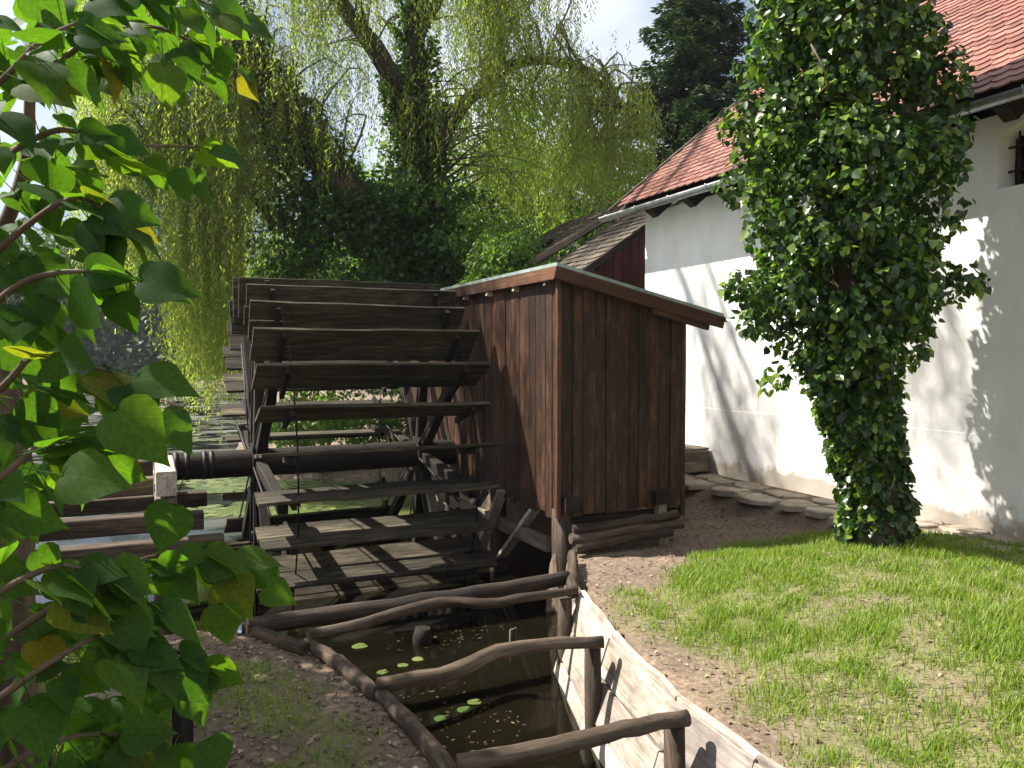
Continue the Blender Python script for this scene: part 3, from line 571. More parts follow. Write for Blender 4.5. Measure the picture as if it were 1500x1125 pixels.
def log(name, pts, rad, label, cat, group, n=14, mat='log_wood', wob=.006):
    P = smooth_path([(*p, r_) for p, r_ in zip(pts, rad)], n); P[:, :3] += rng.normal(0, wob, (n, 3)); o = own(MB().tube([p[:3] for p in P], list(P[:, 3] * (1 + rng.normal(0, .03, n))), 12, .035).build(name, mat)); return tag(o, label, cat, group)
ZL = -.27
def cross(pxs, rad, label, zl=ZL): return log('cross_log', [at_z(x, y, zl) for x, y in pxs], rad, label, 'log', 'logs spanning the channel')
cross([(362, 916), (470, 903), (600, 884), (730, 864), (832, 846)], [.06, .068, .07, .066, .06], 'thick dark log across the channel closest to the wheel paddles', -.27)
cross([(452, 932), (560, 905), (650, 882), (700, 885), (770, 876), (843, 865)], [.04, .043, .043, .04, .037, .032], 'thin wavy log across the channel next to the thick wheel log', -.25)
cross([(554, 1003), (650, 985), (720, 960), (780, 945), (884, 940)], [.042, .047, .05, .045, .04], 'bent log across the channel between the wavy log and straight log', -.24)
cross([(670, 1118), (760, 1104), (850, 1085), (930, 1066), (1010, 1050)], [.044, .046, .046, .045, .043], 'straight log across the channel farthest from the wheel', -.22)
for (px_, py_, zt) in ((827, 872, -.285), (868, 942, -.275), (988, 1056, -.255)):
    p = at_z(px_, py_, zt); MB().tube([(p.x, p.y, -1.7), (p.x + .01, p.y, -.9), (p.x, p.y, zt - .02)], [.068, .062, .058], 12, .04).build('post', 'log_wood', lin)
for k, seg in enumerate(([(355, 918), (400, 935), (448, 952)], [(449, 942), (500, 975), (552, 1018)], [(549, 1013), (600, 1060), (655, 1128), (690, 1190)])):
    log('edging_log', [at_z(x, y, -.30) for x, y in seg], [.04, .05, .047, .05][:len(seg)], ('short edging log on the leafy bank beside the thick cross log', 'weathered edging log between the wavy and the bent cross logs', 'weathered edging log running from the bent log past the straight log')[k], 'log', 'edging logs on the leafy bank')
# bank lining posts under the left edging
for k, (px_, py_) in enumerate(((470, 960), (560, 1030), (640, 1120))):
    p = at_z(px_, py_, -.34); o = own(MB().tube([(p.x + .03, p.y, -1.7), (p.x + .03, p.y, -.36)], .06, 8, .05).build('bank_stake', 'dark_wood')); tag(o, 'dark stake under the edging log beside the ' + ('wavy cross log', 'bent cross log', 'straight cross log')[k], 'stake', 'stakes under the edging logs')
log('retaining_log', [at_z(839, 812, -.27), at_z(838, 840, -.27), at_z(839, 868, -.27)], [.05, .05, .05], 'short log lying from the shed post to the wavy cross log', 'log', None)
# stump and sticks in the water
s = at_z(619, 940, WZ); o = own(MB().tube([(s.x, s.y, WZ - .5), (s.x, s.y, WZ + .05), (s.x + .01, s.y, WZ + .13)], [.10, .09, .07], 9, .16).build('stump', 'dark_wood')); tag(o, 'dark split stump standing in the channel behind the bent log', 'stump')
s = at_z(745, 945, WZ); o = own(MB().tube([(s.x, s.y, WZ - .4), (s.x + .02, s.y, WZ + .14), (s.x + .07, s.y, WZ + .15), (s.x + .05, s.y, WZ - .03)], .012, 6).build('stick', 'grey_wood')); tag(o, 'thin hooked stick poking out of the channel water', 'stick')
for k, (x_, y_, rr) in enumerate(((645, 1053, .05), (680, 1040, .055), (695, 1029, .055), (527, 947, .07), (560, 985, .05), (590, 975, .05), (612, 966, .05))):
    p = at_z(x_, y_, WZ + .004); mb = MB(); pts = [(p.x + rr * math.cos(a) * random.uniform(.9, 1.1), p.y + rr * math.sin(a) * random.uniform(.9, 1.1), WZ + .005 + random.uniform(0, .008)) for a in np.linspace(.25, 2 * math.pi - .1, 11)] + [(p.x + .2 * rr, p.y, WZ + .005)]
    mb.poly(pts); o = own(mb.build('lily_pad', 'lily')); o.data.attributes.new('rnd', 'FLOAT', 'POINT'); tag(o, 'small lily pad floating between the bent log and straight log' if k < 3 else 'yellowish lily pad floating between the wavy log and bent log', 'lily pad', 'lily pads in the channel')
# bench on the leafy bank, mostly behind the near leaves
bn = thing('bench', (*at_z(240, 1078, -.27).xy, -.3), 'rough wooden bench under the broad leaves on the bank', 'bench')
q = at_z(266, 1078, -.27); q2 = at_z(205, 1100, -.27); dd = Vector((-.80, -.35, 0)).normalized()
MB().beam((q.x, q.y, -.4), (q.x, q.y, .05), .10, .09, (0, 1, 0)).build('leg', 'dark_wood', bn)
MB().beam((q2.x - .1, q2.y, -.4), (q2.x + .06, q2.y + .05, .05), .10, .09, (0, 1, 0)).build('leg', 'dark_wood', bn)
MB().beam(Vector((q.x + .1, q.y + .06, .075)), Vector((q.x + .1, q.y + .06, .075)) + dd * 1.1, .26, .045).build('seat', 'grey_wood', bn)
p = at_z(349, 925, -.3); mb = MB()
for k in range(5): a = rdir(1)[0] * .03; mb.beam((p.x + a[0], p.y + a[1], gz(p.x, p.y) + .02 + .02 * k), (p.x + a[1], p.y - a[0], gz(p.x, p.y) + .05 + .02 * k), .05, .012, (0, 0, 1), 2, .008)
tag(own(mb.build('plastic_scrap', 'blue_plastic')), 'crumpled pale blue plastic scrap at the bank end of the thick log', 'litter')
p = at_z(361, 925, -.3); tag(own(MB().tube([(p.x, p.y, -.5), (p.x + .01, p.y, -.1)], .014, 6).build('stake', 'grey_wood')), 'thin upright stake next to the blue plastic scrap', 'stake')
# ================================================================== plants
def px_of(P):
    Q = (np.asarray(P) - np.array([0, 0, EYE])) @ np.array(CM); return CX + FPX * Q[:, 0] / -Q[:, 2], CY - FPX * Q[:, 1] / -Q[:, 2], -Q[:, 2]
def limb_pts(spec, n=16):                     # (px, py, distance, radius)
    return smooth_path([(*at_d(a, b_, d), r_) for a, b_, d, r_ in spec], n)
# ------------------------------------------------------------------ the willow
wb = at_d(648, 560, 18.3); willow = thing('willow_tree', (wb.x, wb.y, 0), 'large weeping willow with ivy covered trunks behind the water wheel', 'tree')
limbs = [limb_pts(s, 22) for s in (
    [(650, 640, 18.3, .6), (645, 480, 18.3, .5), (560, 340, 18, .4), (470, 230, 17.6, .34), (400, 140, 17.2, .28), (345, 60, 17, .22), (300, -60, 17, .15), (250, -200, 17, .08)],
    [(650, 640, 18.3, .6), (648, 460, 18.4, .5), (635, 320, 18.5, .40), (618, 200, 18.5, .32), (606, 80, 18.5, .26), (612, -60, 18.6, .2), (590, -260, 18.8, .12), (600, -420, 19, .05)],
    [(618, 230, 18.4, .28), (590, 150, 18, .24), (555, 80, 17.6, .2), (500, 5, 17.2, .17), (440, -110, 16.8, .12), (380, -220, 16.5, .06)],
    [(640, 190, 18.4, .14), (690, 140, 17.8, .13), (745, 97, 17.2, .11), (830, 92, 16.8, .08), (900, 140, 16.4, .05), (950, 200, 16.2, .03)],
    [(628, 250, 18.4, .13), (680, 155, 17.5, .12), (735, 105, 17, .09), (720, 40, 16.6, .07), (700, -60, 16.4, .05)],
    [(606, 60, 18.5, .16), (680, -60, 18.2, .14), (780, -160, 17.8, .10), (880, -200, 17.4, .06)],
    [(430, 180, 17.4, .13), (370, 205, 17, .11), (300, 210, 16.6, .08), (230, 232, 16.2, .06), (165, 290, 16, .04), (130, 350, 16, .03)],
    [(350, 70, 17, .13), (290, 60, 16.6, .1), (210, 40, 16.2, .07), (140, 60, 16, .04)],
    [(400, 330, 17.6, .08), (380, 300, 17.2, .07), (340, 275, 17, .06), (310, 330, 16.8, .04), (320, 420, 16.8, .02)],
    [(300, -60, 17, .12), (200, -120, 16.6, .09), (90, -100, 16.2, .05)])]
for k, Lm in enumerate(limbs): MB().tube([p[:3] for p in Lm], list(Lm[:, 3] * (1 + rng.normal(0, .04, len(Lm)))), 10, .06).build('trunk' if k < 2 else 'limb', 'bark', willow)
# branchlets arch outwards, strands hang from them
allp = np.concatenate([Lm[6:] for Lm in limbs]); tw = MB(); strands = []
regions = [  # px range, py range, distance range, how many, lowest py of strands
    ((110, 260), (-60, 260), (14.5, 18), 115, 470), ((250, 350), (60, 430), (14.5, 18.5), 150, 622), ((340, 480), (-150, 200), (15, 20), 100, 330), ((330, 420), (150, 330), (18.5, 21), 40, 440),
    ((480, 720), (-250, 170), (15, 21), 135, 320), ((690, 850), (-120, 170), (14.5, 19), 95, 320), ((830, 955), (90, 250), (14.5, 18), 52, 340), ((740, 850), (180, 300), (18, 21), 45, 400),
    ((200, 900), (-500, -120), (15, 22), 150, 60)]
for (xa, xb), (ya, yb), (da, db), cnt, low in regions:
    for _ in range(cnt):
        tx, ty, td = random.uniform(xa, xb), random.uniform(ya, yb), random.uniform(da, db); tgt = np.array(at_d(tx, ty, td)); dist = np.linalg.norm(allp[:, :3] - tgt, axis=1) + np.maximum(0, allp[:, 2] - tgt[2] - .5) * .6
        st = allp[np.argsort(dist)[random.randint(0, 5)]][:3]; md = (st + tgt) / 2 + np.array([0, 0, .25 * np.linalg.norm(tgt - st)]) + rng.normal(0, .25, 3)
        C = smooth_path([(*st, .03), (*md, .018), (*tgt, .006)], 7); tw.tube([c_[:3] for c_ in C], list(np.maximum(C[:, 3], .004)), 4, 0, False)
        for _s in range(random.randint(7, 11)):
            i = random.uniform(2.2, 6); a = int(min(i, 5)); p0 = C[a][:3] + (C[a + 1][:3] - C[a][:3]) * (i - a) + rng.normal(0, .16, 3)
            zlow = float(at_d(tx, low + random.gauss(-30, 32), td).z); ln = min(random.uniform(.8, 3.6) if tx < 350 else random.uniform(.5, 1.9), p0[2] - zlow)
            if ln > .35: strands.append((p0, ln))
for c_, rr, m_, sp_ in (((-.2, 14.2, 12.6), (2.8, 2.5, 1.2), 19, .8), ((.7, 10.7, 12.2), (1.2, 1.5, .8), 26, .5), ((-3.4, 14.6, 12.2), (2.0, 2.0, 1.0), 34, .6), ((3.4, 15.0, 13.0), (2.0, 2.0, 1.0), 5, .7)):  # unseen crown clumps overhead, placed to dapple the house wall and shade the shed
    hub_ = np.array(c_); C = smooth_path([(*limbs[1][17][:3], .12), (*((limbs[1][20][:3] + hub_) / 2 + np.array([0, 0, .8])), .08), (*hub_, .03)], 12); MB().tube([q[:3] for q in C], list(C[:, 3]), 7, .05).build('limb', 'bark', willow)
    for _ in range(m_):
        e = hub_ + rdir(1)[0] * np.array(rr) * random.uniform(.3, 1); st = C[random.randint(6, 11)][:3]; tw.tube([st, (st + e) / 2 + np.array([0, 0, .25]), e], [.02, .012, .004], 4, 0, False)
        for _s in range(9):
            p0 = st + (e - st) * random.uniform(.3, 1) + rng.normal(0, .18, 3); strands.append((p0, random.uniform(.6, 1.8)))
P_, D_, W_, S_ = [], [], [], []; stw = MB()
for p0, ln in strands:
    n = max(6, int(ln / .045)); t = np.linspace(0, 1, n)[:, None]; sway = rng.normal(0, .12, 2); base = np.zeros((n, 3)); base[:, 2] = -(t[:, 0]) * ln; base[:, :2] = sway * 1.6 * np.sin(t * 2.2) + rng.normal(0, .03, (n, 2)); q = p0 + base
    d = rdir(n) * .75; d[:, 2] = -np.abs(d[:, 2]) - .55; P_.append(q); D_.append(d); S_.append(np.full(n, random.random()))
P_ = np.concatenate(P_); D_ = np.concatenate(D_); S_ = np.concatenate(S_); n = len(P_)
V, F, A = leaves(P_, D_, rdir(n), rng.uniform(.07, .125, n), rng.uniform(.018, .03, n), (S_ * .55 + rng.random(n) * .45))
tag(place_mesh('crown', V, F, 'willow_leaf', willow, A), kind='stuff')
for p0, ln in strands[::5]: stw.tube([p0, p0 - np.array([0, 0, ln * .5]) + rng.normal(0, .03, 3), p0 - np.array([0, 0, ln])], .0025, 3, 0, False)
tw.build('branchlet_net', 'twig', willow)['kind'] = 'stuff'
stw.build('strand_net', 'green_twig', willow)['kind'] = 'stuff'
def clump_leaves(centres, radii, n, size, sizevar=.3, down=.6, shell=.55, gap=0., seed=3, up=.6):
    """leaves through the volume of many small clumps"""
    C = np.asarray(centres); Rr = np.asarray(radii); w = Rr.prod(1) ** (2 / 3.); k = rng.choice(len(C), n, p=w / w.sum()); u = rdir(n) * (shell + (1 - shell) * rng.random((n, 1)) ** .5)
    P = C[k] + u * Rr[k]; keep = hash_noise(P, 2.2, seed) > gap; P = P[keep]; u = u[keep]; n = len(P)
    D = norm(u * .5 + rdir(n) * .8 + np.array([0, 0, -down])); Nn = norm(u * .7 + rdir(n) * .6 + np.array([0, 0, up])); L_ = size * rng.uniform(1 - sizevar, 1 + sizevar, n)
    return P, D, Nn, L_, rng.random(n)
# ivy on the willow trunks
cs, rs = [], []
for Lm, lo, hi, rad in ((limbs[0], 1, 17, 1.0), (limbs[1], 1, 15, .8), (limbs[2], 0, 6, .45)):
    for i in range(lo, hi):
        for _ in range(5):
            f = rad * (1.25 - .85 * (i / hi)); o = rdir(1)[0] * f * random.uniform(.2, .9); cs.append(Lm[i][:3] + o); rs.append([random.uniform(.25, .55) * (.5 + f)] * 3)
for _ in range(46): c_ = at_d(random.uniform(395, 700), random.uniform(280, 430), random.uniform(17, 18.3)); cs.append(np.array(c_)); rs.append([random.uniform(.4, .75)] * 3)
P, D, Nn, L_, rn = clump_leaves(cs, rs, 46000, .12, gap=.18); V, F, A = leaves(P, D, Nn, L_, L_ * .8, rn); tag(place_mesh('ivy', V, F, 'ivy_dark', willow, A), kind='stuff')

# ------------------------------------------------------------------ bushes, spruce, far wood
def bush(name, label, cat, spec, n, size, mat, group=None, gap=.12, stems=True):
    c0 = spec[0][0]; t = thing(name, (c0[0], c0[1], gz(c0[0], c0[1])), label, cat, group); cs, rs = [], []
    for c_, rr in spec:
        for _ in range(26): cs.append(np.array(c_) + rdir(1)[0] * np.array(rr) * random.uniform(.45, 1)); rs.append(np.array(rr) * random.uniform(.22, .42))
    P, D, Nn, L_, rn = clump_leaves(cs, rs, n, size, gap=gap); V, F, A = leaves(P, D, Nn, L_, L_ * .62, rn); tag(place_mesh('foliage', V, F, mat, t, A), kind='stuff')
    b0 = BASE[t.name]; mb = MB()
    for c_, rr in spec:
        for _ in range(3): e = np.array(c_) + rng.normal(0, .3, 3) * np.array(rr); mb.tube([b0, (np.array(b0) + e) / 2 + rng.normal(0, .15, 3), e], [.05, .035, .015], 6)
    mb.build('stem', 'twig', t); return t
A3 = lambda x, y, d: tuple(at_d(x, y, d))
bush('leafy_bush', 'fresh green bush beside the old barn roof behind the shed', 'bush', [(A3(735, 395, 14.6), (.62, .62, .6)), (A3(712, 350, 15.4), (.6, .6, .6)), (A3(765, 375, 15.2), (.5, .5, .5)), (A3(745, 440, 14.6), (.8, .7, .7))], 9000, .085, 'bush_leaf')
bush('shore_bush', 'sunlit low bush on the shore seen between the wheel paddles', 'bush', [(A3(470, 612, 17.4), (1.0, .9, .55)), (A3(540, 622, 17.2), (.8, .8, .5)), (A3(420, 640, 17.6), (.6, .6, .35)), (A3(600, 610, 17), (.8, .7, .7))], 9000, .085, 'bush_leaf')
bush('pale_bush', 'pale green shrub on the shore behind the hanging willow curtain', 'bush', [(A3(400, 470, 24), (1.8, 1.6, 1.8)), (A3(440, 390, 25), (1.5, 1.5, 1.6)), (A3(520, 540, 23), (1.8, 1.6, 1.4))], 9000, .15, 'bush_leaf')
for k, (x, y, d, rr, lab) in enumerate(((850, 300, 30, 2.6, 'broad green tree behind the old barn'), (690, 250, 33, 3.4, 'tall green tree behind the willow trunks'), (520, 330, 36, 3.2, 'green tree behind the leaning ivy trunk'), (800, 200, 38, 3.2, 'pale tree far behind the bush by the barn'))):
    bush('background_tree', lab, 'tree', [(A3(x, y, d), (rr, rr, rr * 1.1)), (A3(x + 30, y + 90, d), (rr * 1.1, rr, rr))], 9000, .24, 'bush_leaf', 'trees behind the willow')
sp = at_d(1012, 430, 25.5); spruce = thing('spruce_tree', (sp.x, sp.y, gz(sp.x, sp.y)), 'tall dark blue green spruce behind the tiled house roof', 'tree'); HT = 15.6
MB().tube([(sp.x, sp.y, -.2), (sp.x, sp.y, HT * .5), (sp.x, sp.y, HT)], [.28, .16, .02], 8).build('trunk', 'bark', spruce)
P_, D_, N_ = [], [], []; bmb = MB()
z = 2.0
while z < HT - .2:
    rad = (HT - z) / HT * 6.0 + .2
    for k in range(9):
        a = random.uniform(0, 2 * math.pi); ln = rad * random.uniform(.65, 1.1); dr = np.array([math.cos(a), math.sin(a), 0]); nb = int(ln * 30) + 6; t = np.sort(rng.random(nb)) ** .8
        c_ = np.array([sp.x, sp.y, z]) + dr * (t * ln)[:, None] + np.array([0, 0, 1]) * ((-.32 * t + .28 * t ** 2) * ln)[:, None]; perp = np.array([-dr[1], dr[0], 0]); sdn = rng.choice([-1, 1], nb)
        for rep in range(3):
            wv = rng.random(nb)[:, None] * (.08 + .34 * (1 - t[:, None]) * min(ln, 1.8)) * rng.choice([-1, 1], (nb, 1)); P_.append(c_ + perp * wv + np.array([0, 0, -.22]) * np.abs(wv) + rng.normal(0, .03, (nb, 3))); D_.append(dr * .6 + perp * np.sign(wv) * .7 + rng.normal(0, .25, (nb, 3)) + np.array([0, 0, -.15])); N_.append(np.tile([0, 0, 1.], (nb, 1)) + rng.normal(0, .5, (nb, 3)))
        bmb.tube([c_[0], c_[-1]], [.03, .008], 4, 0, False)
    z += .24
P_ = np.concatenate(P_); n = len(P_); V, F, A = leaves(P_, np.concatenate(D_), np.concatenate(N_), rng.uniform(.16, .30, n), rng.uniform(.05, .085, n)); tag(place_mesh('crown', V, F, 'spruce_needle', spruce, A), kind='stuff'); bmb.build('branch_net', 'twig', spruce)['kind'] = 'stuff'
cs, rs = [], []
for _ in range(190):
    lat = random.uniform(-95, 40); dep = random.uniform(78, 92) + max(0, -lat - 40) * .1; h = random.uniform(8, 16); x, y = ld(lat, dep)
    for k in range(9): cs.append((x + random.gauss(0, 1.8), y + random.gauss(0, 1.8), h * (k + .3) / 9)); rs.append((random.uniform(1.4, 2.6),) * 3)
P, D, Nn, L_, rn = clump_leaves(cs, rs, 110000, .8, shell=.3); V, F, A = leaves(P, D, Nn, L_, L_ * .7, rn); fw = place_mesh('far_woodland', V, F, 'far_leaf', None, A); tag(fw, 'dark wood along the far shore of the pond', 'woodland', kind='stuff')

# ------------------------------------------------------------------ the ivy-clad tree by the house
ib = at_z(1284, 796, -.02); IX, IY = ib.x, ib.y; idep = (Vector((ib.x, ib.y, 0))).dot(Vector((math.sin(YAW), math.cos(YAW), 0)))
ivt = thing('ivy_tree', (IX, IY, -.05), 'tree trunk thickly wrapped in glossy ivy in front of the white wall', 'tree')
spine = [(1286, 800, .30), (1278, 700, .24), (1262, 600, .22), (1250, 480, .21), (1245, 330, .2), (1243, 180, .19), (1240, 20, .18), (1238, -160, .15), (1236, -330, .1)]
SP = smooth_path([(*at_d(x, y, idep), r_) for x, y, r_ in spine], 24); MB().tube([p[:3] for p in SP], list(SP[:, 3]), 14, .09).build('trunk', 'bark', ivt)
prof = [(800, 1238, 1340), (740, 1240, 1326), (680, 1226, 1318), (620, 1212, 1310), (580, 1188, 1308), (530, 1155, 1322), (480, 1122, 1350), (420, 1092, 1385), (360, 1100, 1378), (300, 1098, 1385), (240, 1088, 1392), (170, 1085, 1392), (100, 1095, 1390), (40, 1110, 1375), (-60, 1115, 1370), (-200, 1130, 1350), (-330, 1180, 1290)]
cs, rs = [], []
for _ in range(520):
    y = 800 - 1130 * random.random(); k = max(i for i in range(len(prof)) if prof[i][0] >= y); k = min(k, len(prof) - 2); t = (prof[k][0] - y) / (prof[k][0] - prof[k + 1][0]); xa = prof[k][1] * (1 - t) + prof[k + 1][1] * t; xb = prof[k][2] * (1 - t) + prof[k + 1][2] * t
    c_ = np.array(at_d((xa + xb) / 2, y, idep)); hw = (xb - xa) / 2 / FPX * idep; a = random.uniform(0, 2 * math.pi); big = min(.26, hw * .42); rr = random.uniform(.55, 1.0) * big; q = max(hw - rr * .75, .05) * (random.uniform(.8, 1.08) if random.random() < .7 else random.uniform(.4, .8))
    cs.append(c_ + np.array([math.cos(a) * q, math.sin(a) * q, 0])); rs.append((rr, rr, rr * random.uniform(.7, 1.1)))
for (x, y) in ((1395, 415), (1415, 405), (1430, 415), (1380, 440), (1395, 250), (1400, 140), (1095, 95), (1080, 420), (1098, 430), (1078, 190), (1072, 175), (1070, 270), (1085, 285), (1085, 410), (1115, 480), (1140, 548), (1398, 205), (1405, 110), (1090, 240), (1385, 330), (1130, 560), (1100, 470), (1400, 300)): cs.append(np.array(at_d(x, y, idep - .2))); rs.append((.14, .14, .10))
for y in range(60, 560, 14): cs.append(np.array(at_d(1243 + random.uniform(-45, 45), y, idep - .42))); rs.append((.17, .15, .17))
for y in range(560, 800, 6):                  # close coat on the lower trunk
    for _ in range(5):
        k = max(i for i in range(len(prof)) if prof[i][0] >= y); t = (prof[k][0] - y) / (prof[k][0] - prof[k + 1][0]); xa = prof[k][1] * (1 - t) + prof[k + 1][1] * t; xb = prof[k][2] * (1 - t) + prof[k + 1][2] * t
        a = random.uniform(0, 6.283); q = (xb - xa) / 2 / FPX * idep * .86; cs.append(np.array(at_d((xa + xb) / 2, y, idep)) + np.array([math.cos(a) * q, math.sin(a) * q, 0])); rs.append((.105, .105, .12))
P, D, Nn, L_, rn = clump_leaves(cs, rs, 48000, .068, .45, .75, .6, .12, 9, .5)
pxs_, pys_, _d = px_of(P); newg = sstep(.52, .68, hash_noise(P, 3.4, 21)); rn = rn * .62 + newg * .38 * rng.random(len(P)) ** .5   # new growth is paler
tp, ty_, dep_ = px_of(P)
# keep what faces the camera singly: the 300 leaves that show largest
cd = np.array([0, 0, EYE]) - P; front = (np.cross(np.cross(D, Nn), D) * cd).sum(1); score = L_ / dep_ * (np.abs((norm(Nn) * norm(cd)).sum(1)) + .2) * ((tp > 0) & (tp < 1500) & (ty_ > 0) & (ty_ < 1125)) / (dep_ - dep_.min() + .5)
best = np.argsort(-score)[:300]; mask = np.ones(len(P), bool); mask[best] = False
def ivy5(P, D, Nn, L_, rn):                   # five-cornered leaf, two folded halves
    n = len(P); D = norm(D); S = norm(np.cross(D, Nn)); Nn = np.cross(S, D); L = L_[:, None]; pts = [P, P + D * L * .12 + S * L * .40 + Nn * L * .08, P + D * L * .52 + S * L * .36 + Nn * L * .05, P + D * L - Nn * L * .1, P + D * L * .52 - S * L * .36 + Nn * L * .05, P + D * L * .12 - S * L * .40 + Nn * L * .08]
    V = np.stack(pts, 1).reshape(-1, 3); k = np.arange(n)[:, None] * 6; F = np.stack([k + [0, 1, 2, 3], k + [0, 3, 4, 5]], 1).reshape(-1, 4); return V, F, {'rnd': np.repeat(rn, 6)}
V, F, A = ivy5(P[mask], D[mask], Nn[mask], L_[mask], rn[mask]); tag(place_mesh('ivy', V, F, 'ivy_leaf', ivt, A), kind='stuff')
V, F, A = ivy5(np.zeros((1, 3)), np.array([[1., 0, 0]]), np.array([[0, 0, 1.]]), np.ones(1), np.zeros(1)); ivm = fast_mesh('ivy_leaf', V, F, A); ivm.materials.append(MATS['ivy_leaf'])
def frame(p, d, n_, s):
    d = Vector(d).normalized(); n_ = Vector(n_); y = n_.cross(d).normalized(); n_ = d.cross(y); M = Matrix((d * s, y * s, n_ * s)).transposed().to_4x4(); M.translation = p; return M
for i in best:
    o = bpy.data.objects.new('ivy_leaf', ivm); col.objects.link(o); o.parent = ivt; o.matrix_local = frame(Vector(P[i]) - BASE[ivt.name], D[i], Nn[i], L_[i])
MB().tube([at_d(1188, 65, idep - .9), at_d(1205, 95, idep - .95), at_d(1212, 125, idep - .95), at_d(1198, 138, idep - .9)], .008, 5).build('vine_stem', 'twig', ivt)

# ------------------------------------------------------------------ the near tree with broad leaves
nt_ = thing('broad_leaved_tree', (-2.0, 3.6, -.25), 'broad leaved tree overhanging the bank with backlit green leaves', 'tree')
def bark_trunk(pts, n, name, seg=14): Q = smooth_path(pts, n); return MB().tube([q[:3] for q in Q], list(Q[:, 3]), seg, .10).build(name, 'bark', nt_)
t0 = at_d(-40, 640, 3.6); bark_trunk([(t0.x - .02, t0.y, -.6, .30), (t0.x, t0.y, .3, .24), (t0.x - .02, t0.y + .02, 1.5, .22), (t0.x - .25, t0.y + .1, 2.8, .19), (t0.x - .6, t0.y + .3, 4.4, .12)], 16, 'trunk')
br = [  # branches: rows of (px, py, distance), leaves per branch
    ([(-120, 560, 3.2), (20, 300, 2.6), (45, 120, 2.5), (60, -80, 2.5)], 20, .02), ([(45, 130, 2.5), (130, 60, 2.6), (230, 40, 2.7), (345, 100, 2.8)], 26, .008), ([(40, 60, 2.4), (120, -20, 2.4), (220, -30, 2.5), (330, 20, 2.6)], 24, .008),
    ([(20, 220, 2.2), (90, 190, 2.1), (170, 210, 2.2), (290, 215, 2.4)], 14, .007), ([(-60, 420, 2.1), (40, 330, 2.0), (110, 290, 1.9), (165, 320, 1.9)], 20, .008), ([(-80, 520, 1.9), (10, 430, 1.8), (80, 400, 1.75), (165, 400, 1.8)], 14, .008),
    ([(-100, 640, 1.9), (0, 570, 1.8), (50, 520, 1.75), (100, 530, 1.8), (165, 545, 1.8)], 16, .008), ([(-100, 760, 1.8), (0, 700, 1.75), (60, 650, 1.8), (105, 650, 1.9)], 16, .008), ([(-60, 980, 2.0), (60, 900, 1.9), (170, 835, 1.9), (250, 810, 2.0), (320, 815, 2.1)], 26, .007),
    ([(-80, 920, 1.7), (30, 850, 1.7), (110, 830, 1.7), (200, 880, 1.8)], 22, .007), ([(-80, 1080, 1.7), (60, 980, 1.7), (160, 930, 1.75), (270, 960, 1.85)], 24, .007), ([(-60, 1180, 1.7), (50, 1100, 1.7), (140, 1075, 1.75), (215, 1085, 1.85)], 18, .007),
    ([(250, 810, 2.0), (290, 800, 2.1), (335, 805, 2.2), (355, 820, 2.2)], 6, .005), ([(-100, 200, 2.1), (0, 120, 2.0), (60, 60, 2.0), (120, 30, 2.1)], 16, .008)]
lv = [(0, 0, 0)]; outline = [(.0, .0), (-.03, .14), (.02, .30), (.14, .42), (.30, .44), (.46, .37), (.62, .26), (.78, .14), (.90, .05), (1.0, 0)]
def broad_mesh(seed):
    rr = random.Random(seed); V, G, F = [], [], []; m_ = len(outline); curl = rr.uniform(.10, .34); cup = rr.uniform(.05, .28); sk = rr.uniform(-.08, .08); wav = rr.uniform(.01, .03)
    def pt(x, y): z = -curl * x * x + cup * abs(y) - .18 * y * y + wav * math.sin(9 * x + (4 if y > 0 else 1)) * abs(y) * 3; return (x, y + sk * x * x, z)
    for x, w_ in outline:
        xm = max(x, 0) if x > .03 else 0.0
        for f in (-1, -.5, 0, .5, 1):
            xx = x + (1 - abs(f)) * (.06 if x < .1 else 0) if f else xm; yy = w_ * f * (1 + rr.uniform(-.05, .05)); V.append(pt(xx, yy)); G.append((xx, yy, 0))
    for i in range(m_ - 1):
        for j in range(4): a = i * 5 + j; F.append((a, a + 1, a + 6, a + 5))
    k = len(V)                                # leaf stalk
    for x, z in ((-.55, .10), (0.02, 0)):
        for a in range(3): V.append((x, .012 * math.cos(a * 2.1), z + .012 * math.sin(a * 2.1))); G.append((x, 0, 0))
    F += [(k + a, k + (a + 1) % 3, k + 3 + (a + 1) % 3, k + 3 + a) for a in range(3)]
    me = fast_mesh('broad_leaf', V, F, {'gr': np.array(G, np.float32)}, True); me.materials.append(MATS['broad_leaf']); return me
bl = [broad_mesh(k) for k in range(6)]; bt = BASE[nt_.name]; cnt = 0
def put_leaf(p, d, n_, s):
    o = bpy.data.objects.new('leaf', random.choice(bl)); col.objects.link(o); o.parent = nt_; M = frame(Vector(p) - bt, d, n_, s); M.translation = Vector(p) - bt + Vector(d).normalized() * (.5 * s); o.matrix_local = M
toc = Vector((-.2, -.9, .25)); right = Vector((math.cos(YAW), -math.sin(YAW), 0))
for pts, nl, rad in br:
    Q = smooth_path([(*at_d(a, b_, d), 0) for a, b_, d in pts], 20)[:, :3]; MB().tube([tuple(q) for q in Q], list(np.linspace(rad * 1.4, rad * .45, 20)), 6).build('branch', 'twig', nt_)
    for k in range(nl):
        t = random.uniform(.12, 1) if k else 1.0; i = min(int(t * 18.99), 18); q = Vector(Q[i]); fw = Vector(Q[i + 1] - Q[i]).normalized(); side = Vector(rdir(1)[0])
        d = (fw * .5 + side * .55 + Vector((0, 0, -.55)) + right * .3).normalized(); nn_ = (toc * random.uniform(.1, 1) + Vector((0, 0, 1)) * random.uniform(.2, 1) + Vector(rdir(1)[0]) * .55); s = random.uniform(.075, .145)
        put_leaf(q, d, nn_, s); cnt += 1
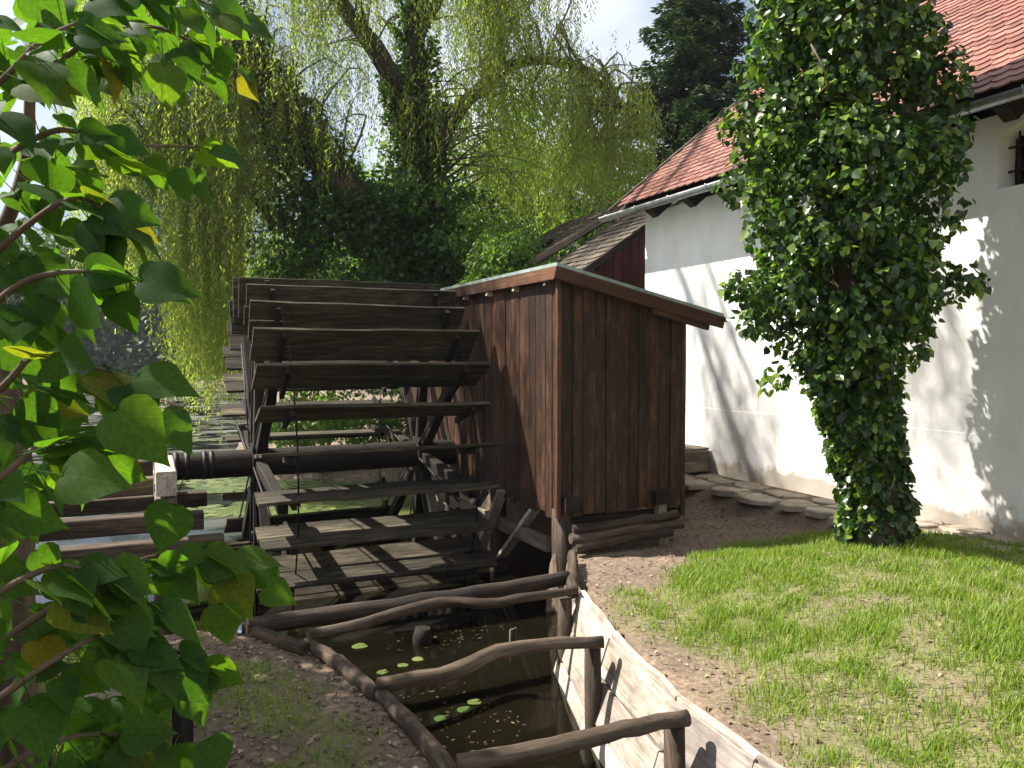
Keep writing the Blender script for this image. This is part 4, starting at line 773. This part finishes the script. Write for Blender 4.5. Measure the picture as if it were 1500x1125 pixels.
for (x, y, d, tx, ty, s) in ((255, 225, 2.1, .3, -1, .085), (165, 400, 1.75, 1, -.25, .13), (205, 585, 1.75, .7, -.6, .11), (315, 850, 2.0, .2, -1, .12), (365, 845, 2.15, .8, -.5, .10), (270, 700, 1.7, -.35, -.9, .12), (130, 560, 1.6, .6, -.6, .15), (40, 690, 1.6, .9, -.1, .14), (235, 60, 2.4, .1, -1, .14), (290, 1050, 1.8, .3, -.8, .11)):
    put_leaf(at_d(x, y, d), right * tx + Vector((0, 0, ty)), toc + Vector(rdir(1)[0]) * .4 + Vector((0, 0, .4)), s); cnt += 1
# more of the same leaves further in, joined
LV, LF, LG, k0 = [], [], [], 0
def add_joined(p, d, n_, s):
    global k0
    me = random.choice(bl); M = frame(Vector(p), d, n_, s); co = np.array([tuple(M @ v.co) for v in me.vertices]); g_ = np.empty(len(co) * 3, np.float32); me.attributes['gr'].data.foreach_get('vector', g_)
    LV.append(co); LG.append(g_.reshape(-1, 3)); LF.extend([[i + k0 for i in pl_.vertices] for pl_ in me.polygons]); k0 += len(co)
for (xa, xb, ya, yb, da, db, m_) in ((-80, 90, -40, 1150, 2.1, 3.0, 140), (20, 110, 430, 720, 2.0, 2.6, 30), (80, 230, 830, 1140, 2.0, 2.7, 55), (90, 320, -30, 120, 2.7, 3.2, 60), (40, 130, 200, 380, 2.2, 2.8, 14)):
    for _ in range(m_): add_joined(at_d(random.uniform(xa, xb), random.uniform(ya, yb), random.uniform(da, db)), Vector(rdir(1)[0]) * .7 + Vector((0, 0, -.6)) + right * .3, toc * random.random() + Vector((0, 0, 1)) * random.random() + Vector(rdir(1)[0]) * .6, random.uniform(.09, .14))
tag(place_mesh('inner_foliage', np.concatenate(LV), LF, 'broad_leaf', nt_, {'gr': np.concatenate(LG)}, True), kind='stuff')
# the rest of its crown, above and beyond the left edge
cs, rs = [], []
for c_, rr, m_ in (((-2.5, 3.3, 3.6), (.8, .9, .7), 22), ((-2.7, 6.0, 3.5), (1.7, 2.0, .9), 60), ((-4.2, 3.0, 5.2), (1.3, 1.6, 1.0), 30), ((-3.2, 8.0, 4.2), (1.4, 1.6, 1.0), 26), ((-1.5, 2.2, 1.6), (.35, .5, 1.3), 16)):
    for _ in range(m_): cs.append(np.array(c_) + rdir(1)[0] * np.array(rr) * random.random() ** .4); rs.append((random.uniform(.22, .45),) * 3)
P, D, Nn, L_, rn = clump_leaves(cs, rs, 15000, .13, shell=.3); V, F, A = leaves(P, D, Nn, L_, L_ * .85, rn); tag(place_mesh('foliage', V, F, 'bush_leaf', nt_, A), kind='stuff')
for c_ in ((-2.5, 3.3, 3.6), (-2.7, 6.0, 3.5), (-4.2, 3.0, 5.2), (-3.2, 8.0, 4.2)): MB().tube([(t0.x - .2, t0.y + .1, 2.6), ((t0.x + c_[0]) / 2, (t0.y + c_[1]) / 2, c_[2]), c_], [.07, .05, .02], 7).build('limb', 'bark', nt_)

# ------------------------------------------------------------------ grass, litter, lily carpet, driftwood
def scatter(n, x0, x1, y0, y1, fn): X = rng.uniform(x0, x1, n); Y = rng.uniform(y0, y1, n); k = rng.random(n) < fn(X, Y); return X[k], Y[k]
X, Y = scatter(340000, 2.6, 9, 1.5, 7.2, lambda x, y: grass_mask(x, y) ** 1.3 * (.25 + .75 * sstep(.35, .7, hash_noise(np.stack([x, y, 0 * x], 1), 6, 8))) * (x < 7.2)); X2, Y2 = scatter(34000, -2.5, 1.4, 2, 6.6, grass_mask); X = np.r_[X, X2]; Y = np.r_[Y, Y2]
Z = height(X, Y); n = len(X); h = rng.uniform(.02, .085, n) * (.6 + .8 * hash_noise(np.stack([X, Y, 0 * X], 1), 2.3, 4)); az = rng.random(n) * 6.283; w = rng.uniform(.0022, .0042, n); lean = rng.uniform(.15, .8, n) * h; ca, sa = np.cos(az), np.sin(az)
B = np.stack([X, Y, Z - .005], 1); S = np.stack([-sa, ca, 0 * sa], 1) * w[:, None]; T1 = B + np.stack([ca * lean * .35, sa * lean * .35, h * .6], 1); T2 = B + np.stack([ca * lean, sa * lean, h], 1)
V = np.stack([B - S, B + S, T1 + S * .8, T1 - S * .8, T2 + S * .12, T2 - S * .12], 1).reshape(-1, 3); k = np.arange(n)[:, None] * 6; F = np.stack([k + [0, 1, 2, 3], k + [3, 2, 4, 5]], 1).reshape(-1, 4)
tag(place_mesh('grass', V, F, 'grass_blade', None, {'rnd': np.repeat(rng.random(n), 6)}), 'patchy young grass on the lawn and bank', 'grass', kind='stuff'); print('grass', n)
X, Y = scatter(34000, -2.5, 7.2, 1.5, 9.5, lambda x, y: (poly_sd(x, y, WATER) < -.05) * (.35 + .65 * (1 - grass_mask(x, y))) * np.where(x < 1.6, 1, .28)); n = len(X); P = np.stack([X, Y, height(X, Y) + .008], 1); D = rdir(n); D[:, 2] *= .25; Nn = rdir(n) * .45 + np.array([0, 0, 1.])
V, F, A = leaves(P, D, Nn, rng.uniform(.018, .058, n), rng.uniform(.012, .034, n), None, .25); tag(place_mesh('leaf_litter', V, F, 'litter', None, A), 'dry brown leaf litter strewn over the bare earth', 'leaf litter', kind='stuff')
X, Y = scatter(9000, 1.0, 3.7, 1.5, 7.2, lambda x, y: (poly_sd(x, y, WATER) > .06) * sstep(.5, .72, hash_noise(np.stack([x, y, 0 * x], 1), 1.6, 31)) * .3); n = len(X); D = rdir(n); D[:, 2] = 0
V, F, A = leaves(np.stack([X, Y, np.full(n, WZ + .003)], 1), D, np.tile([0, 0, 1.], (n, 1)) + rng.normal(0, .06, (n, 3)), rng.uniform(.012, .05, n), rng.uniform(.006, .022, n), None, .05); tag(place_mesh('floating_leaves', V, F, 'wet_litter', None, A), 'small dead leaves and scum drifting on the channel water', 'dead leaves', kind='stuff')
def pad_mesh():
    mb = MB(); mb.poly([(math.cos(a), math.sin(a), 0) for a in np.linspace(.22, 6.06, 10)] + [(.15, 0, 0)]); o = mb.build('pad', 'lily'); me = o.data; me.attributes.new('rnd', 'FLOAT', 'POINT'); bpy.data.objects.remove(o); return me
pm = pad_mesh(); pads = []
while len(pads) < 1500:
    px_, py_ = random.uniform(255, 640), random.triangular(612, 790, 700); p = at_z(px_, py_, WZ + .004)
    if poly_sd(np.array([p.x]), np.array([p.y]), WATER)[0] > .2 and p.y > 12.9 and hash_noise(np.array([[p.x, p.y, 0]]), .7, 3)[0] > .40: pads.append((p, random.uniform(.06, .15), random.random() * 6.28))
pads.sort(key=lambda q: -q[1] / q[0].length)
for p, s, a in pads[:120]:
    o = bpy.data.objects.new('lily_pad', pm); col.objects.link(o); o.location = (p.x, p.y, WZ + .006); o.scale = (s, s, s); o.rotation_euler = (random.gauss(0, .03), random.gauss(0, .03), a); tag(o, 'round lily pad floating on the pond behind the wheel', 'lily pad', 'lily pads on the pond')
base = np.array([v.co for v in pm.vertices]); nv_ = len(base); V = []; rn = []
for p, s, a in pads[120:]: V.append(base @ np.array(Matrix.Rotation(a, 3, 'Z')).T * s + np.array([p.x, p.y, WZ + random.uniform(.003, .012)])); rn += [random.random()] * nv_
me = bpy.data.meshes.new('lily_carpet'); me.from_pydata(np.concatenate(V).tolist(), [], [tuple(range(k * nv_, (k + 1) * nv_)) for k in range(len(V))]); me.attributes.new('rnd', 'FLOAT', 'POINT').data.foreach_set('value', rn); tag(link('lily_carpet', me, 'lily'), 'carpet of small lily pads on the pond', 'lily pads', kind='stuff')
dw = thing('driftwood', at_z(285, 606, WZ), 'tangle of bare driftwood branches lying in the pond', 'driftwood')
for k in range(9):
    a = at_z(random.uniform(232, 330), random.uniform(600, 614), WZ + .02); e = Vector(a) + Vector((random.uniform(-2.6, 2.6), random.uniform(-.8, .8), random.uniform(.05, .9))); m_ = (Vector(a) + e) / 2 + Vector((0, 0, random.uniform(-.05, .25))); MB().tube([a, m_, e], [.09, .07, .03], 6, .1).build('branch', 'bark', dw)
tk = thing('shore_twigs', at_z(520, 712, WZ), 'bare twigs leaning over the shore behind the wheel', 'twigs')
for k in range(16):
    a = at_z(random.uniform(440, 640), random.uniform(694, 722), WZ); e = Vector(a) + Vector((random.uniform(-.7, .7), random.uniform(-.3, .3), random.uniform(.2, .75))); MB().tube([a, (Vector(a) + e) / 2 + Vector(rdir(1)[0]) * .08, e], [.014, .011, .006], 5).build('twig', 'grey_wood', tk)
print('triangles', sum(len(o.data.polygons) * 2 for o in scene.objects if o.type == 'MESH'), 'leaves', cnt)
# ------------------------------------------------------------------ the air over the pond
m = bpy.data.materials.new('haze_air'); m.use_nodes = True; N = m.node_tree.nodes; N.remove(N['Principled BSDF'])
pv = N.new('ShaderNodeVolumePrincipled'); pv.inputs['Color'].default_value = (.80, .88, .98, 1); pv.inputs['Density'].default_value = .00035; pv.inputs['Anisotropy'].default_value = .3
m.node_tree.links.new(pv.outputs[0], N['Material Output'].inputs['Volume']); MATS['haze_air'] = m
hz = MB().prism([(-300, -80, -4.2), (300, -80, -4.2), (300, 350, -4.2), (-300, 350, -4.2)], (0, 0, 28)).build('haze', 'haze_air'); tag(hz, 'thin bluish air over the pond', 'haze', kind='stuff')
